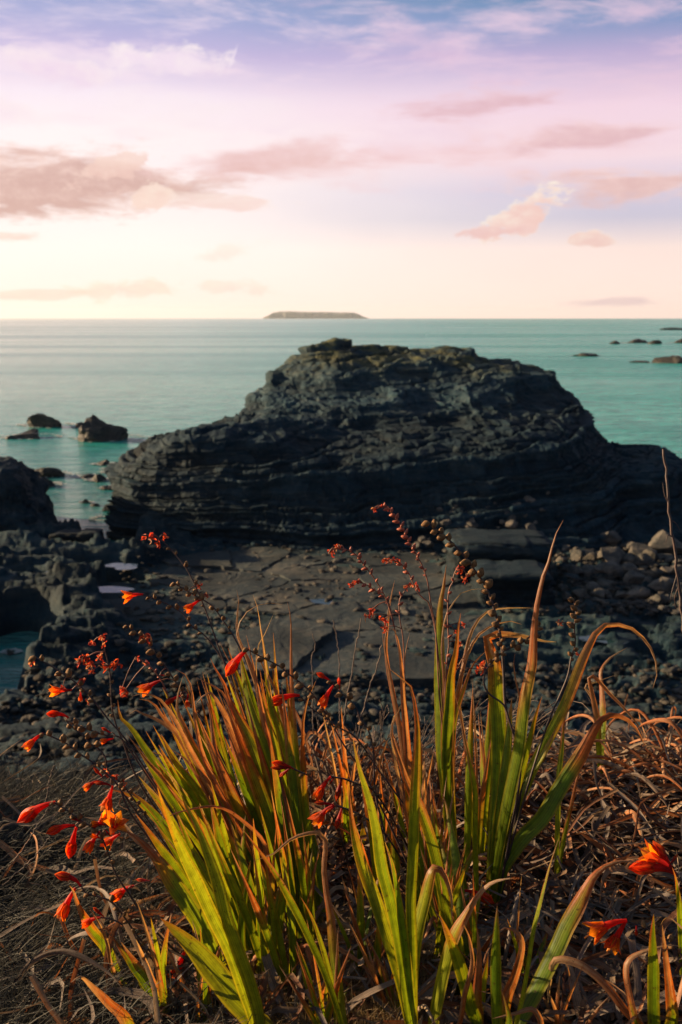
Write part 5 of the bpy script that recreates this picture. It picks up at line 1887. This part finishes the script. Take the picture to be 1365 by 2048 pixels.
flower_stem('tall thin red stem with a nodding withered tip, highest in the middle', [
    (746, 1018), (756, 1011), (772, 1014), (788, 1029), (807, 1059), (821, 1088), (836, 1114), (847, 1136), (856, 1165), (862, 1205), (872, 1264), (880, 1400), (900, 1600), (918, 1830)],
    pods=(.02, .22), withered=[(750, 1018, 10), (764, 1014, 11), (775, 1016, 9)], red=True, gap=10, r=(1.7, 0.9), pod_px=14)
flower_stem('thin red stem with a withered nodding tip, left of the tallest red one', [
    (658, 1106), (666, 1098), (684, 1098), (708, 1106), (730, 1132), (752, 1161), (774, 1201), (790, 1260), (805, 1340), (820, 1500), (838, 1840)],
    pods=(.02, .2), withered=[(662, 1104, 12), (672, 1096, 11), (680, 1092, 8)], red=True, gap=11, r=(1.6, 0.9), pod_px=13)
flower_stem('short red stem with withered tip just under the other thin red stems', [
    (699, 1174), (708, 1164), (720, 1164), (737, 1172), (759, 1187), (777, 1205), (792, 1270), (812, 1400), (838, 1830)],
    pods=(.02, .14), withered=[(702, 1168, 11), (713, 1163, 10), (739, 1224, 14), (734, 1232, 9), (746, 1220, 9)], red=True, gap=13, r=(1.5, 0.9), pod_px=13)
flower_stem('thin red stem with a withered cluster bending left, right of the short one', [
    (766, 1119), (782, 1121), (799, 1125), (818, 1147), (832, 1179), (846, 1196), (860, 1212), (876, 1300), (892, 1500), (915, 1830)],
    pods=(.02, .14), withered=[(770, 1119, 10), (784, 1120, 12), (799, 1123, 13), (832, 1171, 13)], red=True, gap=13, r=(1.5, 0.9), pod_px=13)
flower_stem('short hooked red stem with one withered flower beside the frayed leaves', [
    (816, 1174), (803, 1192), (799, 1207), (800, 1238), (805, 1264), (808, 1300), (812, 1400), (825, 1600), (842, 1850)],
    pods=(.03, .1), withered=[(816, 1174, 14), (766, 1240, 16), (772, 1255, 14)], red=True, gap=20, r=(1.5, 0.9), pod_px=12)
flower_stem('stout stem of big round brown pods in pairs, leaning left over the block', [
    (858, 1046), (865, 1053), (894, 1076), (913, 1094), (935, 1119), (953, 1145), (971, 1170), (986, 1209), (997, 1249), (1004, 1293), (1008, 1348), (1011, 1410), (1022, 1454), (1037, 1491), (1044, 1512), (1044, 1560), (1024, 1680), (990, 1850)],
    pods=(.0, .34), pod_px=14.5, gap=12.5, r=(3.4, 1.4), podskip=0.02)
flower_stem('thin red stem with a withered cluster behind the stem of big pods', [
    (916, 1136), (908, 1150), (907, 1163), (898, 1183), (896, 1238), (898, 1293), (894, 1330), (890, 1500), (912, 1830)],
    pods=(.04, .3), withered=[(920, 1138, 18), (935, 1150, 13), (928, 1160, 10), (925, 1250, 13), (910, 1262, 12), (922, 1290, 12), (912, 1330, 12), (958, 1338, 16), (965, 1330, 12)], red=True, gap=24, r=(1.6, 1.0), pod_px=12)
flower_stem('upright stem of tan pods beside the tall red leaf tip', [
    (1147, 1200), (1153, 1220), (1149, 1256), (1151, 1286), (1143, 1315), (1136, 1352), (1118, 1396), (1096, 1447), (1060, 1560), (1015, 1720), (984, 1858)],
    pods=(.0, .2), withered=[(1121, 1245, 12), (1155, 1308, 10)], pod_px=12.5, gap=11, r=(2.0, 1.2))
flower_stem('short bent stem of pods crossing the widest leaf', [
    (1079, 1250), (1063, 1271), (1037, 1289), (1011, 1300), (986, 1322), (971, 1344), (968, 1366), (979, 1388), (1008, 1410), (1020, 1445), (1036, 1500), (1040, 1560), (1015, 1700), (986, 1860)],
    pods=(.0, .2), pod_px=12, gap=10, withered=[(965, 1335, 14)], r=(2.4, 1.3))
flower_stem('stem with large red and orange flowers at the right edge', [
    (1322, 1735), (1338, 1744), (1356, 1752), (1372, 1790), (1378, 1900), (1382, 2030)],
    flowers=[(1352, 1748, 1270, 1742, 'c', 1.0), (1350, 1745, 1285, 1708, 'o', .9), (1345, 1738, 1312, 1690, 'c', .2), (1340, 1730, 1354, 1712, 'b', .3)], pods=(.15, .3), pod_px=10, gap=18)
flower_stem('stem of dark pods with wide orange flowers over the lower right litter', [
    (1253, 1842), (1279, 1852), (1301, 1861), (1326, 1874), (1348, 1892), (1385, 1950), (1400, 2060)],
    flowers=[(1254, 1841, 1183, 1872, 'o', .8), (1252, 1843, 1222, 1898, 'o', .3), (1273, 1850, 1273, 1870, 'b', .1)], pods=(.1, .45), pod_px=13, gap=14)
flower_stem('low stem with one nodding crimson flower among the leaves of the lower middle', [
    (930, 1782), (915, 1783), (900, 1792), (884, 1830), (875, 1930)],
    flowers=[(930, 1781, 980, 1806, 'c', .9), (925, 1783, 908, 1786, 'b', .2), (888, 1812, 884, 1828, 'b', .1)], pods=(.1, .3), pod_px=7, gap=14)


flower_stem('thin stem with a small red flower low between the broad leaves and the drooping trumpets', [
    (200, 1835), (222, 1838), (246, 1850), (275, 1880), (330, 1950), (400, 2030)],
    pods=(.1, .5), flowers=[(202, 1835, 170, 1850, 'h', .8), (208, 1834, 190, 1818, 'b', .2)], pod_px=9, gap=17)
flower_stem('stem of small red flowers against the left edge of the big clump', [
    (196, 1560), (214, 1552), (236, 1560), (262, 1590), (310, 1660), (400, 1780), (500, 1900)],
    pods=(.08, .3), flowers=[(198, 1560, 172, 1578, 'h', .8), (206, 1555, 190, 1538, 'b', .2)], withered=[(232, 1552, 13), (250, 1566, 12), (214, 1545, 12)], pod_px=9, gap=17)


# ------------------------------------------------------------------ bare stems, twigs, stalks
def bare_stem(name, label, cat, pts, foot_y=None, r=(3.0, 1.8), shoots=(), group=None, mat=M_TWIG, d=None):
    g, d0 = ground_px(*pts[-1])
    if d:
        d0 = d
        g = at(*pts[-1], d0)
    root = empty(name, g, label, cat, group)
    C = px_curve(list(reversed(pts)), d0, 0.0, 50)
    rgn = np.random.RandomState(int(pts[0][0]))
    C = C + 0.0012 * rgn.normal(size=C.shape)
    k = d0 / FPX
    V, F = tube(C, r[0] * k, r[1] * k)
    child('stem', V, F, mat, root)
    for s in shoots:
        Cs = px_curve(s, d0, random.Random(int(s[0][0])).uniform(-0.02, 0.02), 12)
        V, F = tube(Cs, r[1] * k * 0.6, r[1] * k * 0.3, 5)
        child('side_shoot', V, F, mat, root)
    return root


bare_stem('bare_plant', 'tall bare brown stem standing at the right edge in front of the boulders', 'plant', [
    (1327, 897), (1332, 930), (1336, 970), (1338, 1010), (1344, 1060), (1350, 1100), (1354, 1140), (1360, 1190), (1368, 1260), (1384, 1420), (1392, 1580)],
    r=(3.6, 2.4), mat=M_STEM, shoots=[[(1340, 1010), (1330, 990), (1326, 965)], [(1346, 1075), (1337, 1070), (1332, 1085)], [(1354, 1150), (1344, 1185), (1342, 1200)], [(1357, 1175), (1350, 1195), (1352, 1215)], [(1340, 1040), (1352, 1046), (1360, 1060)]])
bare_stem('grass_stalk', 'leftmost of three thin bare stalks in front of the level slabs', 'stalk', [(625, 1267), (632, 1292), (623, 1318), (626, 1358), (626, 1446), (632, 1600)], r=(1.6, 0.9), group='thin bare stalks')
bare_stem('grass_stalk', 'middle one of three thin bare stalks in front of the level slabs', 'stalk', [(667, 1239), (673, 1275), (678, 1303), (679, 1358), (681, 1446), (690, 1610)], r=(1.6, 0.9), group='thin bare stalks')
bare_stem('grass_stalk', 'rightmost of three thin bare stalks in front of the level slabs', 'stalk', [(723, 1235), (720, 1255), (714, 1280), (708, 1325), (700, 1369), (690, 1435), (682, 1600)], r=(1.8, 1.0), group='thin bare stalks')
bare_stem('grass_stalk', 'slanting pale stalk left of the frayed orange leaves', 'stalk', [(763, 1290), (757, 1325), (742, 1370), (730, 1410), (718, 1460), (700, 1600)], r=(1.8, 1.2), group='thin bare stalks')
for i, (lab, pts) in enumerate([
    ('long pale twig rising past the red trumpet at the far left', [(102, 1606), (84, 1640), (70, 1660), (45, 1700), (10, 1745), (-30, 1790)]),
    ('kinked twig on the left grass below the red trumpet', [(100, 1672), (80, 1700), (64, 1720), (30, 1750), (-10, 1785), (-40, 1810)]),
    ('dark straight twig lying across the left grass mound', [(95, 1690), (40, 1706), (0, 1719), (-40, 1732)]),
    ('thin upright twig sticking up from the left mound', [(108, 1532), (100, 1560), (94, 1595), (84, 1650)]),
    ('short twig leaning in from the left edge above the mound', [(48, 1572), (25, 1592), (0, 1612), (-30, 1640)]),
    ('grey twig low on the left grass', [(92, 1810), (45, 1818), (0, 1833), (-40, 1850)]),
    ('pale twig crossing the bottom left grass', [(62, 1873), (30, 1900), (0, 1920), (-30, 1945)]),
    ('long looping dry twig at the bottom left', [(130, 1966), (90, 1972), (60, 1990), (30, 2020), (0, 2050)]),
]):
    bare_stem('dead_twig', lab, 'twig', pts, r=(1.9, 1.1), group='dry twigs on the left grass')


# ------------------------------------------------------------------ withered clumps: arching dead leaves that still stand
def arch(base, az, height, reach, n=18, droop=0.7, rg=None):
    d = np.array([math.cos(az), math.sin(az), 0])
    e = np.array([-math.sin(az), math.cos(az), 0])
    k = rg.uniform(-0.3, 0.3)
    P = [base, base + d * reach * 0.18 + np.array([0, 0, height * 0.62]), base + d * reach * 0.5 + e * k * reach * 0.3 + np.array([0, 0, height]),
         base + d * reach * 0.85 + e * k * reach * 0.6 + np.array([0, 0, height * (1 - 0.45 * droop)]), base + d * reach * 1.02 + e * k * reach + np.array([0, 0, height * (1 - 1.15 * droop)])]
    C, _ = spline(np.array(P), n)
    return C


def withered_clump(px, py, label, n, h, reach, seed, spread=0.12, pale=0.3, rust=0.4):
    rg = random.Random(seed)
    g, d0 = ground_px(px, py)
    root = empty('withered_clump', g, label, 'plant', 'clumps of withered arching leaves')
    for i in range(n):
        x, y = g.x + rg.gauss(0, spread), g.y + rg.gauss(0, spread * 0.5)
        z = float(bank_z(np.array([x]), np.array([y]))[0])
        C = arch(np.array([x, y, z - 0.01]), rg.uniform(0, 6.28), rg.uniform(*h), rg.uniform(*reach), 20, rg.uniform(0.2, 0.95), rg)
        V, F, col, uv = ribbon(C, rg.uniform(0.009, 0.019), 0.0, rg, phi=rg.uniform(-0.8, 0.8), twist=rg.uniform(-1.5, 1.5), pale=pale * rg.uniform(0, 2.2), curl=rg.uniform(0.5, 1.5),
                               kinds='leaf' if rg.random() < rust else 'dead')
        child('leaf', V, F, M_DEAD, root, col, uv)
    return root


withered_clump(640, 1655, 'tangle of rust brown arching leaves right of the big green clump', 26, (0.10, 0.30), (0.08, 0.28), 1)
withered_clump(735, 1660, 'rust brown drooping leaves behind the lower red flowers in the middle', 24, (0.08, 0.26), (0.08, 0.26), 2)
withered_clump(830, 1655, 'brown withered leaves behind the tall narrow tuft in the middle', 16, (0.06, 0.2), (0.08, 0.24), 3)
withered_clump(470, 1690, 'orange withered leaves inside the left side of the big clump', 18, (0.15, 0.38), (0.1, 0.3), 4, rust=0.8)
withered_clump(560, 1760, 'brown dead leaves hanging at the foot of the big clump', 16, (0.06, 0.22), (0.1, 0.25), 5)
withered_clump(1120, 1590, 'low heap of brown arching leaves on the crest right of the largest fan', 22, (0.04, 0.14), (0.1, 0.3), 6)
withered_clump(1230, 1580, 'heap of coppery curled leaves on the crest behind the small right plant', 26, (0.05, 0.14), (0.1, 0.3), 7, rust=0.7)
withered_clump(1330, 1575, 'coppery curled leaves on the crest at the right edge', 24, (0.05, 0.17), (0.1, 0.3), 8, rust=0.7)
withered_clump(1010, 1640, 'brown dry leaves between the narrow tuft and the largest fan', 14, (0.04, 0.13), (0.08, 0.22), 9)
withered_clump(600, 1970, 'tan and rust leaves curling at the bottom middle', 22, (0.04, 0.14), (0.08, 0.24), 10, 0.14)
withered_clump(745, 1960, 'pale tan curled leaves at the foot of the tall straight leaves', 18, (0.03, 0.12), (0.08, 0.22), 11, 0.12)
withered_clump(350, 1930, 'rusty folded leaves low on the left beside the broad yellow green leaves', 20, (0.04, 0.16), (0.08, 0.25), 12, 0.14)
withered_clump(905, 1985, 'mixed tan and rust leaves at the bottom right of centre', 16, (0.05, 0.16), (0.06, 0.2), 13, 0.1)


# ------------------------------------------------------------------ dead leaves lying on the bank
def litter_shapes():
    out = []
    rg = random.Random(77)
    for i in range(26):
        L = rg.uniform(0.16, 0.40)
        P = [np.array([0.0, 0, 0.0])]
        a = 0.0
        for k in range(5):
            a += rg.gauss(0, 0.45)
            P.append(P[-1] + np.array([math.cos(a), math.sin(a), rg.uniform(-0.25, 0.28)]) * L / 5)
        P = np.array(P)
        P -= P.mean(axis=0)
        P[:, 2] = np.abs(P[:, 2]) * 1.4
        C, _ = spline(P, 15)
        V, F, col, uv = ribbon(C, rg.uniform(0.010, 0.025), 0.0, rg, view=(0.1, 0.2, 1.0), phi=rg.uniform(-0.6, 0.6), twist=rg.uniform(-1.4, 1.4), curl=rg.uniform(0.2, 1.2),
                               kinds='dead' if rg.random() < 0.9 else 'leaf', pale=rg.uniform(0, 0.8))
        out.append((V, F, col, uv))
    return out


LITTER = litter_shapes()


def litter_weight(X, Y):
    """dead leaves cover the bank except the grassy left"""
    q = X / np.maximum(Y, 0.3)
    return sstep(q, -0.30, -0.10) * 0.86 + 0.14


def build_litter():
    rg = np.random.RandomState(6)
    meshes = []
    for V, F, col, uv in LITTER:
        me = mesh_np('dead_leaf', V, F, True, col, uv)
        me.materials.append(M_DEAD)
        meshes.append(me)
    # the ones that show largest, each an object of its own
    n = 0
    while n < 290:
        y = rg.uniform(1.28, 2.6)
        x = rg.uniform(-0.42, 0.46) * y
        if rg.rand() > litter_weight(np.array([x]), np.array([y]))[0]:
            continue
        z = float(bank_z(np.array([x]), np.array([y]))[0])
        o = link('dead_leaf', meshes[rg.randint(len(meshes))], None, bank)
        o.location = (x, y, z + rg.uniform(0.015, 0.065))
        o.rotation_euler = (rg.normal(0, 0.3), rg.normal(0, 0.3), rg.uniform(0, 6.28))
        s = rg.uniform(0.8, 1.25)
        o.scale = (s, s, s)
        n += 1
    Vs, Fs, Cs, Us = [], [], [], []
    n0 = 0
    N = 5200
    for i in range(N):
        y = rg.uniform(1.1, 3.1)
        x = rg.uniform(-0.5, 0.62) * y
        if rg.rand() > litter_weight(np.array([x]), np.array([y]))[0]:
            continue
        V, F, col, uv = LITTER[rg.randint(len(LITTER))]
        a = rg.uniform(0, 6.28)
        ca, sa = math.cos(a), math.sin(a)
        s = rg.uniform(0.6, 1.15)
        t1, t2 = rg.normal(0, 0.3, 2)
        W = V * s
        W = np.stack([W[:, 0] * ca - W[:, 1] * sa, W[:, 0] * sa + W[:, 1] * ca, W[:, 2] + t1 * W[:, 0] + t2 * W[:, 1]], -1)
        z = float(bank_z(np.array([x]), np.array([y]))[0])
        W = W + np.array([x, y, z + rg.uniform(-0.01, 0.045)])
        Vs.append(W)
        Fs.append(F + n0)
        Cs.append(col * rg.uniform(0.6, 1.15))
        Us.append(uv)
        n0 += len(W)
    o = link('leaf_litter', mesh_np('leaf_litter', np.concatenate(Vs), np.concatenate(Fs), True, np.concatenate(Cs), np.concatenate(Us)), M_DEAD)
    tag(o, 'thick mat of dead brown strap leaves covering the bank', 'leaf litter', kind='stuff')


build_litter()


# ------------------------------------------------------------------ dry grass
def blades(name, label, N, place, hgt, wid, lean, colors, seed, seg=5):
    rg = np.random.RandomState(seed)
    X, Y = place(rg, N)
    Z = bank_z(X, Y)
    N = len(X)
    flow = 6.28 * 0.8 * fbm(np.stack([X * 1.6, Y * 1.6, np.zeros(N)], -1), 3) + lean[1]
    a = flow + rg.normal(0, lean[2], N)
    H = rg.uniform(*hgt, N)
    W = rg.uniform(*wid, N)
    ln = np.clip(rg.normal(lean[0], 0.25, N), 0.05, 1.3)
    b2 = rg.normal(0, 0.7, N)
    V = np.zeros((N, seg + 1, 2, 3))
    for k in range(seg + 1):
        t = k / seg
        up = H * (np.sin(np.clip(1.57 - ln, 0.05, 1.5)) * t * (1 - 0.35 * ln * t))
        out = H * (np.cos(np.clip(1.57 - ln, 0.05, 1.5)) * t + 0.25 * ln * t * t)
        aa = a + b2 * t
        px_ = X + np.cos(aa) * out
        py_ = Y + np.sin(aa) * out
        w = W * (1 - 0.85 * t)
        sx, sy = -np.sin(aa), np.cos(aa)
        # turn the flat of the blade a random way
        for j, sg in enumerate((-0.5, 0.5)):
            V[:, k, j, 0] = px_ + sx * w * sg
            V[:, k, j, 1] = py_ + sy * w * sg
            V[:, k, j, 2] = Z + up + w * sg * 0.6
    i = np.arange(N)[:, None] * (seg + 1) * 2 + np.arange(seg)[None, :] * 2
    i = i.ravel()
    F = np.stack([i, i + 1, i + 3, i + 2], 1)
    cs = np.array(colors)
    m = rg.rand(N)
    base = cs[0] * (1 - m[:, None]) + cs[1] * m[:, None]
    col = np.repeat(base, (seg + 1) * 2, axis=0)
    uv = np.tile(np.array([[0, 0], [1, 0]]), (N * (seg + 1), 1))
    o = link(name, mesh_np(name, V.reshape(-1, 3), F, True, col, uv), M_GRASS)
    tag(o, label, 'grass', kind='stuff')
    return o


def place_left(rg, N):
    Y = rg.uniform(1.15, 2.75, N)
    X = rg.uniform(-0.62, -0.02, N) * Y
    q = X / Y
    keep = rg.rand(N) < sstep(q, -0.08, -0.24)
    return X[keep], Y[keep]


blades('dry_grass', 'fine matted dry grass on the left mound', 26000, place_left, (0.05, 0.18), (0.0008, 0.0034), (0.95, 0.4, 1.2),
       [(0.10, 0.10, 0.085), (0.012, 0.016, 0.017)], 3)


def place_mid(rg, N):
    Y = rg.uniform(1.25, 1.75, N)
    X = rg.uniform(-0.12, 0.10, N) * Y
    return X, Y


blades('fine_grass', 'short fine straw coloured grass at the bottom middle', 9000, place_mid, (0.04, 0.12), (0.0007, 0.0016), (0.6, 1.2, 1.2),
       [(0.34, 0.24, 0.12), (0.2, 0.15, 0.08)], 5)


def place_stalk(rg, N):
    Y = rg.uniform(2.3, 2.7, N)
    X = rg.uniform(0.02, 0.42, N) * Y * 0.8
    return X, Y


def build_stalks():
    rg = np.random.RandomState(9)
    Vs, Fs = [], []
    n0 = 0
    for i in range(110):
        px = rg.uniform(640, 1010)
        g, d0 = ground_px(px, rg.uniform(1590, 1640))
        lean = rg.normal(0.45, 0.3) if px > 760 else rg.normal(0.05, 0.2)
        h = rg.uniform(0.12, 0.30) if px > 740 else rg.uniform(0.1, 0.26)
        b = np.array(g)
        C, _ = spline(np.array([b, b + np.array([lean * h * 0.4, 0.02, h * 0.5]), b + np.array([lean * h, rg.normal(0, 0.03), h]), b + np.array([lean * h * 1.15, rg.normal(0, 0.03), h * 1.05])]), 10)
        V, F = tube(C, 0.0011, 0.0006, 4)
        Vs.append(V)
        Fs.append(F + n0)
        n0 += len(V)
        if rg.rand() < 0.4:
            for k in range(5):
                c = C[rg.randint(6, 10)] + rg.normal(0, 0.012, 3)
                Cq, _ = spline(np.array([C[6], (C[6] + c) / 2 + 0.003, c]), 4)
                V, F = tube(Cq, 0.0006, 0.0014, 4)
                Vs.append(V)
                Fs.append(F + n0)
                n0 += len(V)
    o = link('dry_stalks', mesh_np('dry_stalks', np.concatenate(Vs), np.concatenate(Fs)), M_TWIG)
    tag(o, 'thin dry grass stalks slanting behind the middle plants', 'grass', kind='stuff')


build_stalks()


# ------------------------------------------------------------------ sea air
def build_haze():
    m, T = new_mat('sea_air')
    v = T.node('ShaderNodeVolumePrincipled', {'Color': (0.86, 0.88, 0.92, 1), 'Density': HAZE, 'Anisotropy': 0.35})
    out = T.node('ShaderNodeOutputMaterial')
    T.l.new(v.outputs[0], out.inputs[1])
    x, y0, y1, z0, z1 = 9500.0, -900.0, 14000.0, -5.0, 130.0
    V = [(sx * x, y, z) for sx in (-1, 1) for y in (y0, y1) for z in (z0, z1)]
    F = [(0, 1, 3, 2), (4, 6, 7, 5), (0, 4, 5, 1), (2, 3, 7, 6), (0, 2, 6, 4), (1, 5, 7, 3)]
    o = link('haze', mesh_np('haze', V, F, False), m)
    tag(o, 'thin sea haze', 'haze', kind='stuff')


HAZE = 3.0e-5
if HAZE:
    build_haze()
